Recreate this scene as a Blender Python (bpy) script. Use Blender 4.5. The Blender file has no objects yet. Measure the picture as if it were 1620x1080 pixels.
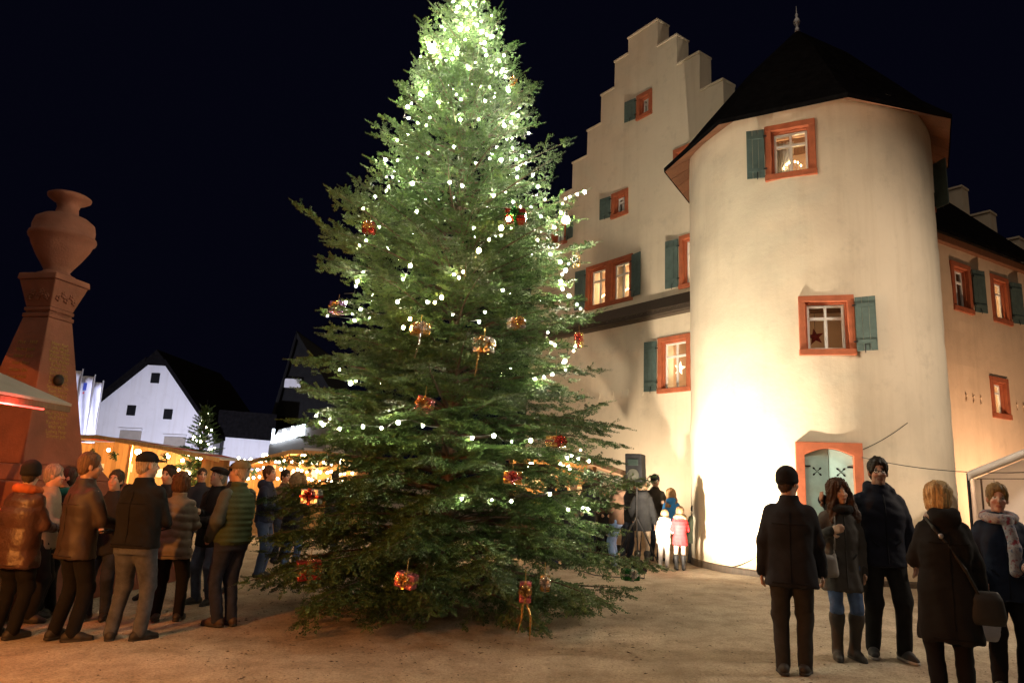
import bpy, math, random
import numpy as np
from mathutils import Matrix, Vector

random.seed(7); RNG = np.random.default_rng(7)
SC = bpy.context.scene
COL = SC.collection
R_ = math.radians

# ------------------------------------------------------------------ camera
F_PX = 1110.0                      # focal length in pixels of the 1620 px wide photograph
PITCH, ROLL, EYE = R_(11.3), R_(2.6), 1.6
CAMM = Matrix.Rotation(math.pi/2 + PITCH, 3, 'X') @ Matrix.Rotation(ROLL, 3, 'Z')
cam_data = bpy.data.cameras.new('camera'); cam_data.sensor_width = 36.0
cam_data.lens = F_PX/1620*36.0; cam_data.clip_end = 500; cam_data.clip_start = 0.05
cam = bpy.data.objects.new('camera', cam_data); COL.objects.link(cam)
cam.matrix_world = Matrix.Translation((0, 0, EYE)) @ CAMM.to_4x4()
SC.camera = cam

# ------------------------------------------------------------------ night sky
world = bpy.data.worlds.new('World'); SC.world = world; world.use_nodes = True
bg = world.node_tree.nodes['Background']
bg.inputs[0].default_value = (0.0013, 0.0014, 0.0045, 1); bg.inputs[1].default_value = 1.0

# ------------------------------------------------------------------ faint general glow over the square
sun_d = bpy.data.lights.new('sun', 'SUN'); sun_d.energy = 0.56; sun_d.angle = R_(100); sun_d.color = (1.0, 0.80, 0.60)
sun = bpy.data.objects.new('sun', sun_d); COL.objects.link(sun)
sun.rotation_euler = (R_(20), 0, R_(-35))

SC.render.engine = 'CYCLES'
SC.view_settings.view_transform = 'Standard'; SC.view_settings.look = 'None'
SC.view_settings.exposure = 0.0; SC.view_settings.gamma = 1.0; SC.view_settings.use_curve_mapping = False
SC.cycles.use_denoising = True; SC.cycles.max_bounces = 6; SC.cycles.diffuse_bounces = 3; SC.cycles.glossy_bounces = 3
SC.cycles.transmission_bounces = 4; SC.cycles.transparent_max_bounces = 8
SC.cycles.sample_clamp_indirect = 4.0; SC.cycles.use_light_tree = True

# ------------------------------------------------------------------ measuring helpers
def ray(px, py):
    d = CAMM @ Vector(((px-810)/F_PX, -(py-540)/F_PX, -1.0)); return d.normalized()
def gz(x, y=0.0): return 0.15*math.tanh(x/5.5)          # the square rises gently towards the castle
def G(px, py):
    d = ray(px, py); z = 0.0
    for _ in range(8):
        p = Vector((0, 0, EYE)) + d*((z-EYE)/d.z); z = gz(p.x)
    return p
def YY(px, py, y):
    d = ray(px, py); return Vector((0, 0, EYE)) + d*(y/d.y)

# ------------------------------------------------------------------ node helpers
def new_mat(name):
    m = bpy.data.materials.new(name); m.use_nodes = True
    nt = m.node_tree; b = nt.nodes['Principled BSDF']
    return m, nt, b
def lnk(nt, a, b): nt.links.new(a, b)
def noise(nt, scale, detail=4.0, rough=0.6, coord='Object', vec=None):
    n = nt.nodes.new('ShaderNodeTexNoise'); n.inputs['Scale'].default_value = scale
    n.inputs['Detail'].default_value = detail; n.inputs['Roughness'].default_value = rough
    if vec is None:
        t = nt.nodes.new('ShaderNodeTexCoord'); vec = t.outputs[coord]
    lnk(nt, vec, n.inputs['Vector']); return n
def ramp(nt, src, stops):
    r = nt.nodes.new('ShaderNodeValToRGB'); e = r.color_ramp.elements
    while len(e) > 1: e.remove(e[-1])
    e[0].position = stops[0][0]; e[0].color = (*stops[0][1], 1)
    for p, c in stops[1:]:
        k = e.new(p); k.color = (*c, 1)
    lnk(nt, src, r.inputs[0]); return r
def bump(nt, b, src, strength=0.3, dist=0.01):
    n = nt.nodes.new('ShaderNodeBump'); n.inputs['Strength'].default_value = strength
    n.inputs['Distance'].default_value = dist; lnk(nt, src, n.inputs['Height'])
    lnk(nt, n.outputs[0], b.inputs['Normal']); return n
def sc(c, k): return tuple(min(1.0, v*k) for v in c)
_mc = {}
def surf(name, col, rough=0.8, var=0.25, scale=3.0, bscale=40.0, bstr=0.25, bdist=0.005, metal=0.0, sheen=0.0, coord='Object', spec=0.3):
    key = (name, col, rough, var, scale, bscale, bstr, metal, sheen)
    if key in _mc: return _mc[key]
    m, nt, b = new_mat(name)
    n = noise(nt, scale, 5.0, 0.62, coord)
    r = ramp(nt, n.outputs[0], [(0.3, sc(col, 1-var)), (0.7, sc(col, 1+var))])
    lnk(nt, r.outputs[0], b.inputs['Base Color'])
    b.inputs['Roughness'].default_value = rough; b.inputs['Metallic'].default_value = metal
    b.inputs['Specular IOR Level'].default_value = spec
    if bstr:
        n2 = noise(nt, bscale, 3.0, 0.6, coord); bump(nt, b, n2.outputs[0], bstr, bdist)
    _mc[key] = m; return m
def emit(name, col, strength):
    m, nt, b = new_mat(name)
    b.inputs['Base Color'].default_value = (0.8, 0.8, 0.8, 1)
    b.inputs['Emission Color'].default_value = (*col, 1); b.inputs['Emission Strength'].default_value = strength
    return m
def plaster(name, col, dirt, var=0.12):
    m, nt, b = new_mat(name)
    n1 = noise(nt, 0.55, 6.0, 0.65); r1 = ramp(nt, n1.outputs[0], [(0.32, sc(col, 1-var)), (0.5, col), (0.72, sc(col, 1+var*0.5))])
    n2 = noise(nt, 2.3, 8.0, 0.7); r2 = ramp(nt, n2.outputs[0], [(0.56, (0, 0, 0)), (0.78, (0.55, 0.55, 0.55))])
    mx = nt.nodes.new('ShaderNodeMixRGB'); mx.inputs[2].default_value = (*dirt, 1)
    lnk(nt, r2.outputs[0], mx.inputs[0]); lnk(nt, r1.outputs[0], mx.inputs[1]); lnk(nt, mx.outputs[0], b.inputs['Base Color'])
    # damp, dirty foot of the wall and faint vertical run-off streaks
    ge = nt.nodes.new('ShaderNodeNewGeometry'); sx = nt.nodes.new('ShaderNodeSeparateXYZ'); lnk(nt, ge.outputs['Position'], sx.inputs[0])
    md = nt.nodes.new('ShaderNodeMath'); md.operation = 'MULTIPLY_ADD'; md.inputs[1].default_value = 1.3; md.inputs[2].default_value = -0.65; lnk(nt, n2.outputs[0], md.inputs[0])
    ms = nt.nodes.new('ShaderNodeMath'); ms.operation = 'ADD'; lnk(nt, sx.outputs['Z'], ms.inputs[0]); lnk(nt, md.outputs[0], ms.inputs[1])
    rb = ramp(nt, ms.outputs[0], [(0.12, (0.62, 0.58, 0.52)), (0.55, (1, 1, 1))])
    tc = nt.nodes.new('ShaderNodeTexCoord'); mp = nt.nodes.new('ShaderNodeMapping'); mp.inputs['Scale'].default_value = (3.4, 3.4, 0.22); lnk(nt, tc.outputs['Object'], mp.inputs[0])
    n4 = noise(nt, 1.0, 5.0, 0.7, vec=mp.outputs[0]); rs_ = ramp(nt, n4.outputs[0], [(0.34, (0.80, 0.77, 0.72)), (0.50, (1, 1, 1))])
    m1 = nt.nodes.new('ShaderNodeMixRGB'); m1.blend_type = 'MULTIPLY'; m1.inputs[0].default_value = 1.0; lnk(nt, mx.outputs[0], m1.inputs[1]); lnk(nt, rb.outputs[0], m1.inputs[2])
    m2 = nt.nodes.new('ShaderNodeMixRGB'); m2.blend_type = 'MULTIPLY'; m2.inputs[0].default_value = 0.32; lnk(nt, m1.outputs[0], m2.inputs[1]); lnk(nt, rs_.outputs[0], m2.inputs[2]); lnk(nt, m2.outputs[0], b.inputs['Base Color'])
    b.inputs['Roughness'].default_value = 0.93
    n3 = noise(nt, 9.0, 9.0, 0.66); bump(nt, b, n3.outputs[0], 0.32, 0.016)
    return m
def wood(name, col, rough=0.7, sx=1.0):
    m, nt, b = new_mat(name)
    t = nt.nodes.new('ShaderNodeTexCoord'); mp = nt.nodes.new('ShaderNodeMapping'); mp.inputs['Scale'].default_value = (14, 14, 1.2)
    lnk(nt, t.outputs['Object'], mp.inputs[0]); n = noise(nt, 2.0*sx, 6.0, 0.65, vec=mp.outputs[0])
    oi = nt.nodes.new('ShaderNodeObjectInfo')
    r = ramp(nt, n.outputs[0], [(0.25, sc(col, 0.55)), (0.75, sc(col, 1.2))])
    hs = nt.nodes.new('ShaderNodeHueSaturation'); mr = nt.nodes.new('ShaderNodeMapRange')
    mr.inputs[3].default_value = 0.75; mr.inputs[4].default_value = 1.2
    lnk(nt, oi.outputs['Random'], mr.inputs[0]); lnk(nt, mr.outputs[0], hs.inputs['Value'])
    lnk(nt, r.outputs[0], hs.inputs['Color']); lnk(nt, hs.outputs[0], b.inputs['Base Color'])
    b.inputs['Roughness'].default_value = rough; bump(nt, b, n.outputs[0], 0.3, 0.004)
    return m
def glass_mat(name, tint=(0.9, 0.93, 0.95)):
    m = bpy.data.materials.new(name); m.use_nodes = True; nt = m.node_tree; nt.nodes.clear()
    o = nt.nodes.new('ShaderNodeOutputMaterial'); tr = nt.nodes.new('ShaderNodeBsdfTransparent'); gl = nt.nodes.new('ShaderNodeBsdfGlossy')
    tr.inputs[0].default_value = (*tint, 1); gl.inputs['Roughness'].default_value = 0.03
    lw = nt.nodes.new('ShaderNodeLayerWeight'); fr = nt.nodes.new('ShaderNodeMath'); fr.operation = 'POWER'; fr.inputs[1].default_value = 4.0; lw.inputs[0].default_value = 0.5
    lnk(nt, lw.outputs['Facing'], fr.inputs[0]); mx = nt.nodes.new('ShaderNodeMixShader')
    lnk(nt, fr.outputs[0], mx.inputs[0]); lnk(nt, tr.outputs[0], mx.inputs[1]); lnk(nt, gl.outputs[0], mx.inputs[2]); lnk(nt, mx.outputs[0], o.inputs[0])
    return m

M = {}
M['wall'] = plaster('castle_plaster', (0.66, 0.57, 0.44), (0.42, 0.36, 0.28))
M['wall_wing'] = plaster('wing_plaster', (0.68, 0.52, 0.36), (0.45, 0.34, 0.24))
M['white_wall'] = plaster('white_plaster', (0.72, 0.72, 0.74), (0.55, 0.55, 0.57), 0.06)
M['redstone'] = surf('painted_sandstone', (0.37, 0.105, 0.048), 0.8, 0.22, 5.0, 60, 0.3, 0.004)
M['shutter'] = surf('green_shutter_paint', (0.075, 0.112, 0.105), 0.6, 0.18, 6.0, 30, 0.15, 0.003)
M['door'] = surf('pale_teal_paint', (0.34, 0.50, 0.48), 0.6, 0.10, 5.0, 30, 0.15, 0.003)
M['white_paint'] = surf('white_window_paint', (0.72, 0.71, 0.68), 0.5, 0.08, 6.0, 50, 0.1, 0.002)
M['iron'] = surf('black_iron', (0.025, 0.025, 0.027), 0.55, 0.3, 9.0, 60, 0.2, 0.002, 0.6)
M['roof'] = surf('dark_roof_tile', (0.007, 0.0065, 0.007), 0.95, 0.4, 6.0, 20, 0.4, 0.02, spec=0.0)
M['soffit'] = wood('soffit_wood', (0.19, 0.078, 0.036))
M['darkwood'] = wood('dark_timber', (0.060, 0.042, 0.028))
M['glass'] = glass_mat('window_glass')
M['room'] = surf('room_plaster', (0.60, 0.42, 0.30), 0.9, 0.08, 2.0, 30, 0.1, 0.003)
M['roombeam'] = wood('room_beam', (0.16, 0.085, 0.05))
M['curtain'] = surf('white_curtain', (0.80, 0.78, 0.72), 0.9, 0.06, 4.0, 20, 0.2, 0.01)
M['sandstone'] = surf('red_sandstone', (0.215, 0.083, 0.052), 0.9, 0.22, 2.2, 38, 0.5, 0.012)
M['gold'] = surf('gold_leaf', (0.36, 0.24, 0.075), 0.5, 0.2, 20.0, 40, 0.1, 0.002, 0.6)
M['steel'] = surf('galvanised_steel', (0.45, 0.45, 0.46), 0.4, 0.15, 9.0, 60, 0.15, 0.002, 0.8)
M['black'] = surf('black_plastic', (0.010, 0.010, 0.011), 0.7, 0.3, 9.0, 90, 0.25, 0.002, spec=0.1)
M['wire'] = surf('cable_rubber', (0.03, 0.035, 0.03), 0.6, 0.3, 9.0, 90, 0.1, 0.002)
M['plank'] = wood('pine_plank', (0.55, 0.32, 0.13))
M['plank_dark'] = wood('weathered_plank', (0.20, 0.11, 0.055))
M['canvas'] = surf('grey_canvas', (0.34, 0.30, 0.25), 0.9, 0.12, 2.0, 60, 0.3, 0.004)
M['canvas_red'] = surf('red_canvas', (0.50, 0.05, 0.035), 0.85, 0.12, 2.0, 60, 0.3, 0.004)
M['canvas_white'] = surf('white_tent_fabric', (0.70, 0.66, 0.62), 0.85, 0.08, 1.4, 12, 0.25, 0.02)
M['banner'] = surf('white_banner_cloth', (0.62, 0.63, 0.72), 0.85, 0.10, 2.0, 10, 0.3, 0.02)
M['banner_blue'] = surf('blue_banner_print', (0.05, 0.08, 0.40), 0.85, 0.10, 2.0, 10, 0.2, 0.02)
M['banner_red'] = surf('red_banner_print', (0.5, 0.06, 0.08), 0.85, 0.10, 2.0, 10, 0.2, 0.02)
M['bark'] = surf('fir_bark', (0.085, 0.06, 0.042), 0.9, 0.35, 14.0, 60, 0.7, 0.01)
M['bulb'] = emit('warm_white_bulb', (1.0, 0.90, 0.64), 560.0)
M['bulb_top'] = emit('bright_white_bulb', (1.0, 0.94, 0.72), 850.0)
M['bulb_warm'] = emit('warm_bulb', (1.0, 0.66, 0.28), 120.0)
M['bulb_mini'] = emit('small_fairy_bulb', (1.0, 0.85, 0.55), 22.0)
M['led_red'] = emit('red_led_strip', (1.0, 0.05, 0.04), 4.0)
M['lamp_room'] = emit('candle_lamp', (1.0, 0.62, 0.28), 26.0)
M['star_lit'] = emit('lit_paper_star', (1.0, 0.74, 0.45), 3.2)
M['flood_glass'] = emit('floodlight_lens', (1.0, 0.90, 0.72), 14.0)
M['sign'] = emit('backlit_letters', (0.80, 0.88, 1.0), 9.0)

def needle_mat(name, base, var):
    m, nt, b = new_mat(name)
    a = nt.nodes.new('ShaderNodeAttribute'); a.attribute_name = 'shade'
    r = ramp(nt, a.outputs['Fac'], [(0.0, sc(base, 1-var)), (0.55, base), (1.0, (base[0]*1.9, base[1]*1.55, base[2]*1.25))])
    lnk(nt, r.outputs[0], b.inputs['Base Color']); b.inputs['Roughness'].default_value = 0.5
    b.inputs['Specular IOR Level'].default_value = 0.35
    return m
M['needle'] = needle_mat('fir_needles', (0.060, 0.118, 0.033), 0.50)

# ------------------------------------------------------------------ mesh builder
class MB:
    def __init__(s): s.v = []; s.f = []
    def add(s, vs, fs, T=None):
        o = len(s.v)
        s.v += [tuple(T @ Vector(p)) for p in vs] if T is not None else [tuple(p) for p in vs]
        s.f += [tuple(i+o for i in f) for f in fs]; return s
    def box(s, c, d, T=None, R=None):
        x, y, z = d[0]/2, d[1]/2, d[2]/2
        vs = [Vector((sx*x, sy*y, sz*z)) for sz in (-1, 1) for sy in (-1, 1) for sx in (-1, 1)]
        if R is not None: vs = [R @ p for p in vs]
        vs = [p + Vector(c) for p in vs]
        return s.add(vs, [(0, 2, 3, 1), (4, 5, 7, 6), (0, 1, 5, 4), (2, 6, 7, 3), (0, 4, 6, 2), (1, 3, 7, 5)], T)
    def tube(s, pts, r, n=6, T=None, caps=True):
        pts = [Vector(p) for p in pts]; rs = r if isinstance(r, (list, tuple)) else [r]*len(pts)
        vs = []; fs = []
        for i, p in enumerate(pts):
            t = (pts[min(i+1, len(pts)-1)] - pts[max(i-1, 0)]).normalized()
            a = Vector((0, 0, 1)) if abs(t.z) < 0.9 else Vector((1, 0, 0))
            u = t.cross(a).normalized(); w = t.cross(u)
            for k in range(n):
                an = 2*math.pi*k/n; vs.append(p + (u*math.cos(an) + w*math.sin(an))*rs[i])
        for i in range(len(pts)-1):
            for k in range(n):
                fs.append((i*n+k, i*n+(k+1) % n, (i+1)*n+(k+1) % n, (i+1)*n+k))
        if caps: fs += [tuple(range(n))[::-1], tuple(range((len(pts)-1)*n, len(pts)*n))]
        return s.add(vs, fs, T)
    def lathe(s, prof, c=(0, 0, 0), n=32, T=None):
        vs = []; fs = []
        for r, z in prof:
            for k in range(n):
                a = 2*math.pi*k/n; vs.append((c[0]+r*math.cos(a), c[1]+r*math.sin(a), c[2]+z))
        for i in range(len(prof)-1):
            for k in range(n): fs.append((i*n+k, i*n+(k+1) % n, (i+1)*n+(k+1) % n, (i+1)*n+k))
        fs += [tuple(range(n))[::-1], tuple(range((len(prof)-1)*n, len(prof)*n))]
        return s.add(vs, fs, T)
    def prism(s, poly, d, T=None):            # polygon in x,z ; thickness along y from 0 to d
        n = len(poly); vs = [(x, 0, z) for x, z in poly] + [(x, d, z) for x, z in poly]
        fs = [tuple(range(n)), tuple(range(2*n-1, n-1, -1))] + [(i, i+n, (i+1) % n + n, (i+1) % n) for i in range(n)]
        return s.add(vs, fs, T)
    def ico(s, c, r, T=None, sub=1):
        vs, fs = ICO[sub]; return s.add([Vector(v)*r + Vector(c) if not isinstance(r, tuple) else Vector((v[0]*r[0], v[1]*r[1], v[2]*r[2])) + Vector(c) for v in vs], fs, T)
    def mesh(s, name, smooth=False):
        me = bpy.data.meshes.new(name); me.from_pydata(s.v, [], s.f); me.validate(); me.update()
        if smooth: me.shade_smooth()
        return me
def _ico():
    out = {}
    import bmesh
    for sub in (1, 2, 3):
        bm = bmesh.new(); bmesh.ops.create_icosphere(bm, subdivisions=sub, radius=1.0)
        out[sub] = ([tuple(v.co) for v in bm.verts], [tuple(v.index for v in f.verts) for f in bm.faces]); bm.free()
    return out
ICO = _ico()

# ------------------------------------------------------------------ object helpers: meshes are written in world coordinates
def tag(o, label=None, cat=None, group=None, kind=None):
    if label: o['label'] = label
    if cat: o['category'] = cat
    if group: o['group'] = group
    if kind: o['kind'] = kind
    return o
def root(name, loc, label, cat, group=None):
    o = bpy.data.objects.new(name, None); COL.objects.link(o); o.location = loc; o.empty_display_size = 0.2
    return tag(o, label, cat, group)
def put(name, me, mat, parent=None, Mx=None, label=None, bevel=0.0):
    o = bpy.data.objects.new(name, me); COL.objects.link(o)
    if mat is not None and len(me.materials) == 0:
        for m_ in (mat if isinstance(mat, (list, tuple)) else [mat]): me.materials.append(m_)
    if Mx is not None: o.matrix_basis = Mx
    if parent is not None:
        o.parent = parent
        pw = parent_world(parent)
        o.matrix_parent_inverse = pw.inverted()
    if label: o['label'] = label
    if bevel:
        b = o.modifiers.new('bevel', 'BEVEL'); b.width = bevel; b.segments = 2; b.limit_method = 'ANGLE'
    return o
def parent_world(p):
    if p.parent is None: return p.matrix_basis.copy() if p.type != 'EMPTY' else Matrix.Translation(p.location)
    return parent_world(p.parent) @ p.matrix_parent_inverse @ p.matrix_basis
def B(mb, name, mat, parent=None, smooth=False, **k): return put(name, mb.mesh(name, smooth), mat, parent, **k)
def lamp(name, kind, loc, energy, col, size=0.05, parent=None, aim=None, spot=None, blend=0.5):
    d = bpy.data.lights.new(name, kind); d.energy = energy; d.color = col; d.shadow_soft_size = size
    if kind == 'SPOT': d.spot_size = R_(spot); d.spot_blend = blend
    o = bpy.data.objects.new(name, d); COL.objects.link(o)
    Mx = Matrix.Translation(loc)
    if aim is not None: Mx = Mx @ (Vector(aim)-Vector(loc)).to_track_quat('-Z', 'Y').to_matrix().to_4x4()
    o.matrix_basis = Mx
    if parent is not None: o.parent = parent; o.matrix_parent_inverse = parent_world(parent).inverted()
    return o
def frame(o, th):                              # a wall's frame: x along the wall seen from outside, y into the wall, z up
    t = R_(th); rt = Vector((math.cos(t), math.sin(t), 0)); inn = Vector((-math.sin(t), math.cos(t), 0))
    return Matrix(((rt.x, inn.x, 0, o[0]), (rt.y, inn.y, 0, o[1]), (0, 0, 1, o[2]), (0, 0, 0, 1)))
def mesh_np(name, V, Fc, smooth=True):         # fast quads / triangles from numpy
    me = bpy.data.meshes.new(name); n, k = Fc.shape
    me.vertices.add(len(V)); me.vertices.foreach_set('co', np.ascontiguousarray(V, dtype=np.float32).ravel())
    me.loops.add(n*k); me.loops.foreach_set('vertex_index', np.ascontiguousarray(Fc, dtype=np.int32).ravel())
    me.polygons.add(n); me.polygons.foreach_set('loop_start', np.arange(0, n*k, k, dtype=np.int32))
    me.update(calc_edges=True)
    if smooth: me.shade_smooth()
    return me
# ================================================================== ground
from mathutils import noise as mn
def build_ground():
    m, nt, b = new_mat('sandy_gravel')
    n1 = noise(nt, 0.35, 6.0, 0.65); n2 = noise(nt, 2.2, 8.0, 0.72); n3 = noise(nt, 42.0, 4.0, 0.75)
    r1 = ramp(nt, n1.outputs[0], [(0.3, (0.33, 0.26, 0.18)), (0.52, (0.46, 0.38, 0.275)), (0.72, (0.56, 0.48, 0.37))])
    r2 = ramp(nt, n2.outputs[0], [(0.30, (0.55, 0.52, 0.48)), (0.55, (1, 1, 1)), (0.8, (1.16, 1.14, 1.12))])
    mx = nt.nodes.new('ShaderNodeMixRGB'); mx.blend_type = 'MULTIPLY'; mx.inputs[0].default_value = 1.0
    lnk(nt, r1.outputs[0], mx.inputs[1]); lnk(nt, r2.outputs[0], mx.inputs[2])
    r3 = ramp(nt, n3.outputs[0], [(0.32, (0.45, 0.43, 0.42)), (0.5, (1, 1, 1)), (0.72, (1.35, 1.33, 1.3))])
    m2 = nt.nodes.new('ShaderNodeMixRGB'); m2.blend_type = 'MULTIPLY'; m2.inputs[0].default_value = 0.8
    lnk(nt, mx.outputs[0], m2.inputs[1]); lnk(nt, r3.outputs[0], m2.inputs[2]); lnk(nt, m2.outputs[0], b.inputs['Base Color'])
    b.inputs['Roughness'].default_value = 0.95
    ad = nt.nodes.new('ShaderNodeMath'); ad.operation = 'MULTIPLY_ADD'; ad.inputs[1].default_value = 0.35
    lnk(nt, n3.outputs[0], ad.inputs[0]); lnk(nt, n2.outputs[0], ad.inputs[2]); bump(nt, b, ad.outputs[0], 1.0, 0.05)
    xs = np.concatenate([np.linspace(-90, -14, 20), np.linspace(-13.5, 13.5, 150), np.linspace(14, 90, 20)])
    ys = np.concatenate([np.linspace(-25, 2, 20), np.linspace(2.2, 22, 120), np.linspace(23, 140, 40)])
    X, Y = np.meshgrid(xs, ys); Z = 0.15*np.tanh(X/5.5)
    near = (np.abs(X) < 13) & (Y > 3) & (Y < 20)
    Z = Z + np.where(near, 0.010*np.sin(X*2.1+Y*1.3)*np.sin(Y*1.7-X*0.6) + 0.006*np.sin(X*5.3-Y*3.1), 0)
    V = np.stack([X.ravel(), Y.ravel(), Z.ravel()], 1); ny, nx = X.shape
    i = np.arange(ny-1)[:, None]*nx + np.arange(nx-1)[None]; i = i.ravel()
    o = put('ground', mesh_np('ground', V, np.stack([i, i+1, i+nx+1, i+nx], 1)), m); tag(o, kind='structure')
build_ground()

# ================================================================== castle: gabled house with corner tower
K = 0.92
def zz(z): return EYE + K*(z-EYE)
TC = Vector((6.51, 15.02, 0.0)); TR = 2.53
FT, WT = -54.0, 30.0                                # wall headings: gable front, long side wall
FA = frame(TC, FT); WA = frame(TC, WT)

def wall_grid(us, vs, filled, P, depth, amp=0.012, us_k=1.0):
    us = sorted(set(round(u, 4) for u in us)); vs = sorted(set(round(v, 4) for v in vs))
    mb = MB(); nu, nv = len(us), len(vs); idx = {}
    def vert(i, j, d):
        k = (i, j, d)
        if k not in idx:
            n = amp*(mn.noise(Vector((us[i]*us_k*0.9, vs[j]*0.9, 3))) + 0.6*mn.noise(Vector((us[i]*us_k*2.6, vs[j]*2.6, 9)))) if d == 0 else 0
            idx[k] = len(mb.v); mb.v.append(tuple(P(us[i], vs[j], d + n)))
        return idx[k]
    fl = [[filled((us[i]+us[i+1])/2, (vs[j]+vs[j+1])/2) for j in range(nv-1)] for i in range(nu-1)]
    get = lambda i, j: fl[i][j] if 0 <= i < nu-1 and 0 <= j < nv-1 else False
    for i in range(nu-1):
        for j in range(nv-1):
            if not fl[i][j]: continue
            mb.f.append((vert(i, j, 0), vert(i+1, j, 0), vert(i+1, j+1, 0), vert(i, j+1, 0)))
            for di, dj, a, b_ in ((-1, 0, (i, j+1), (i, j)), (1, 0, (i+1, j), (i+1, j+1)), (0, -1, (i, j), (i+1, j)), (0, 1, (i+1, j+1), (i, j+1))):
                if not get(i+di, j+dj):
                    mb.f.append((vert(*b_, 0), vert(*a, 0), vert(*a, depth), vert(*b_, depth)))
    return mb
def rng(a, b, st): n = max(1, int(round((b-a)/st))); return [a+(b-a)*k/n for k in range(n+1)]

def window(rt_, T, w, h, fw, shutters=(), casement='four', shut_deg=12, wob=0.0, sw=0.40):
    """painted stone surround with white casement, panes and board shutters; T: frame of the wall at the window's centre"""
    ow, oh = w-2*fw, h-2*fw
    mb = MB()
    mb.box((0, 0.08, h/2-fw/2), (w, 0.25, fw), T); mb.box((0, 0.075, -h/2+fw/2), (w+0.02, 0.27, fw), T)
    for s in (-1, 1): mb.box((s*(w/2-fw/2), 0.082, 0), (fw, 0.245, oh), T)
    for s in (-1, 1): mb.box((s*(ow/2-0.018), 0.115, 0), (0.036, 0.13, oh-0.002), T)     # inner rebate
    mb.box((0, 0.116, oh/2-0.018), (ow-0.076, 0.13, 0.036), T)
    wo = B(mb, 'window', M['redstone'], rt_, bevel=0.008)
    cw, ch = ow-0.074, oh-0.038; cz = -0.019; fr = 0.045
    mb = MB(); y = 0.15; tr = cz + ch*0.20
    mb.box((0, y, cz+ch/2-fr/2), (cw, 0.05, fr), T); mb.box((0, y, cz-ch/2+fr/2), (cw, 0.05, fr), T)
    for s in (-1, 1): mb.box((s*(cw/2-fr/2), y, cz), (fr, 0.05, ch-2*fr), T)
    mb.box((0, y-0.004, tr), (cw-2*fr, 0.06, 0.055), T)
    mb.box((0, y-0.001, (cz-ch/2+fr+tr-0.0275)/2), (0.055, 0.052, tr-0.0275-(cz-ch/2+fr)), T)
    mb.box((0, y-0.001, (cz+ch/2-fr+tr+0.0275)/2), (0.045, 0.052, (cz+ch/2-fr)-(tr+0.0275)), T)
    B(mb, 'casement', M['white_paint'], wo, bevel=0.004)
    for s in (-1, 1):
        for za, zb in ((cz-ch/2+fr, tr-0.0275), (tr+0.0275, cz+ch/2-fr)):
            x0, x1 = (0.0275, cw/2-fr) if s > 0 else (-(cw/2-fr), -0.0275)
            B(MB().box(((x0+x1)/2, y+0.006, (za+zb)/2), (x1-x0, 0.005, zb-za), T), 'pane', M['glass'], wo)
    for s in shutters:
        H = T @ Matrix.Translation((s*(w/2+0.004), -0.062, 0)) @ Matrix.Rotation(R_(-shut_deg*s if s > 0 else shut_deg), 4, 'Z')
        sh = h-2*fw+0.10; mb = MB(); nb = 3
        for k in range(nb):
            mb.box((s*(sw*(k+0.5)/nb), -0.0015*(k % 2), 0), (sw/nb-0.004, 0.03, sh), H)
        so = B(mb, 'shutter', M['shutter'], rt_, bevel=0.003)
        for z in (-sh*0.34, sh*0.34): B(MB().box((s*sw/2, -0.024, z), (sw-0.04, 0.016, 0.07), H), 'batten', M['shutter'], so)
        for z in (-sh*0.34, sh*0.34): B(MB().box((s*-0.01, -0.024, z+0.01), (0.07, 0.03, 0.022), H), 'hinge', M['iron'], so)
        B(MB().tube([(s*sw*0.42, -0.02, -sh/2+0.12), (s*sw*0.42, -0.05, -sh/2+0.03), (s*sw*0.42, -0.05, -sh/2-0.05)], 0.008, 5, H), 'shutter_hook', M['iron'], so)
    return wo, (ow, oh)
def room(rt_, T, ow, oh, depth=1.5, energy=0.0, lampx=0.0, col=(1.0, 0.66, 0.34)):
    x, z0, z1, y0, y1 = ow/2+0.35, -oh/2-0.25, oh/2+0.30, 0.45, 0.45+depth
    vs = [(-x, y0, z0), (x, y0, z0), (x, y0, z1), (-x, y0, z1), (-x, y1, z0), (x, y1, z0), (x, y1, z1), (-x, y1, z1)]
    mb = MB().add(vs, [(4, 5, 6, 7), (0, 1, 5, 4), (3, 7, 6, 2), (0, 4, 7, 3), (1, 2, 6, 5)], T)
    ro = B(mb, 'room_interior', M['room'], rt_)
    for k in range(3): B(MB().box((0, y0+0.25+k*0.42, z1-0.07), (2*x-0.01, 0.12, 0.12), T), 'ceiling_beam', M['roombeam'], ro)
    if energy: lamp('room_light', 'POINT', T @ Vector((lampx, y0+0.35, z0+(z1-z0)*0.55)), energy, col, 0.06, ro)
    return ro
def candle_arch(T, z, label, s=1.0):
    a = root('candle_arch', T @ Vector((0, 0.30, z)), label, 'lamp', 'lit candle arches in the castle windows')
    B(MB().box((0, 0.30, z+0.015), (0.36*s, 0.07, 0.03), T), 'base', M['plank'], a)
    for k in range(7):
        q = (k-3)/3.0; x = q*0.16*s; hz = 0.08+0.20*s*math.sqrt(max(0, 1-q*q*0.8))
        B(MB().tube([T @ Vector((x, 0.30, z+0.03)), T @ Vector((x, 0.30, z+hz))], 0.008, 6), 'candle', M['white_paint'], a)
        B(MB().ico(T @ Vector((x, 0.30, z+hz+0.025)), (0.016, 0.016, 0.03), sub=1), 'flame_bulb', M['lamp_room'], a, smooth=True)
    return a

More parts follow.
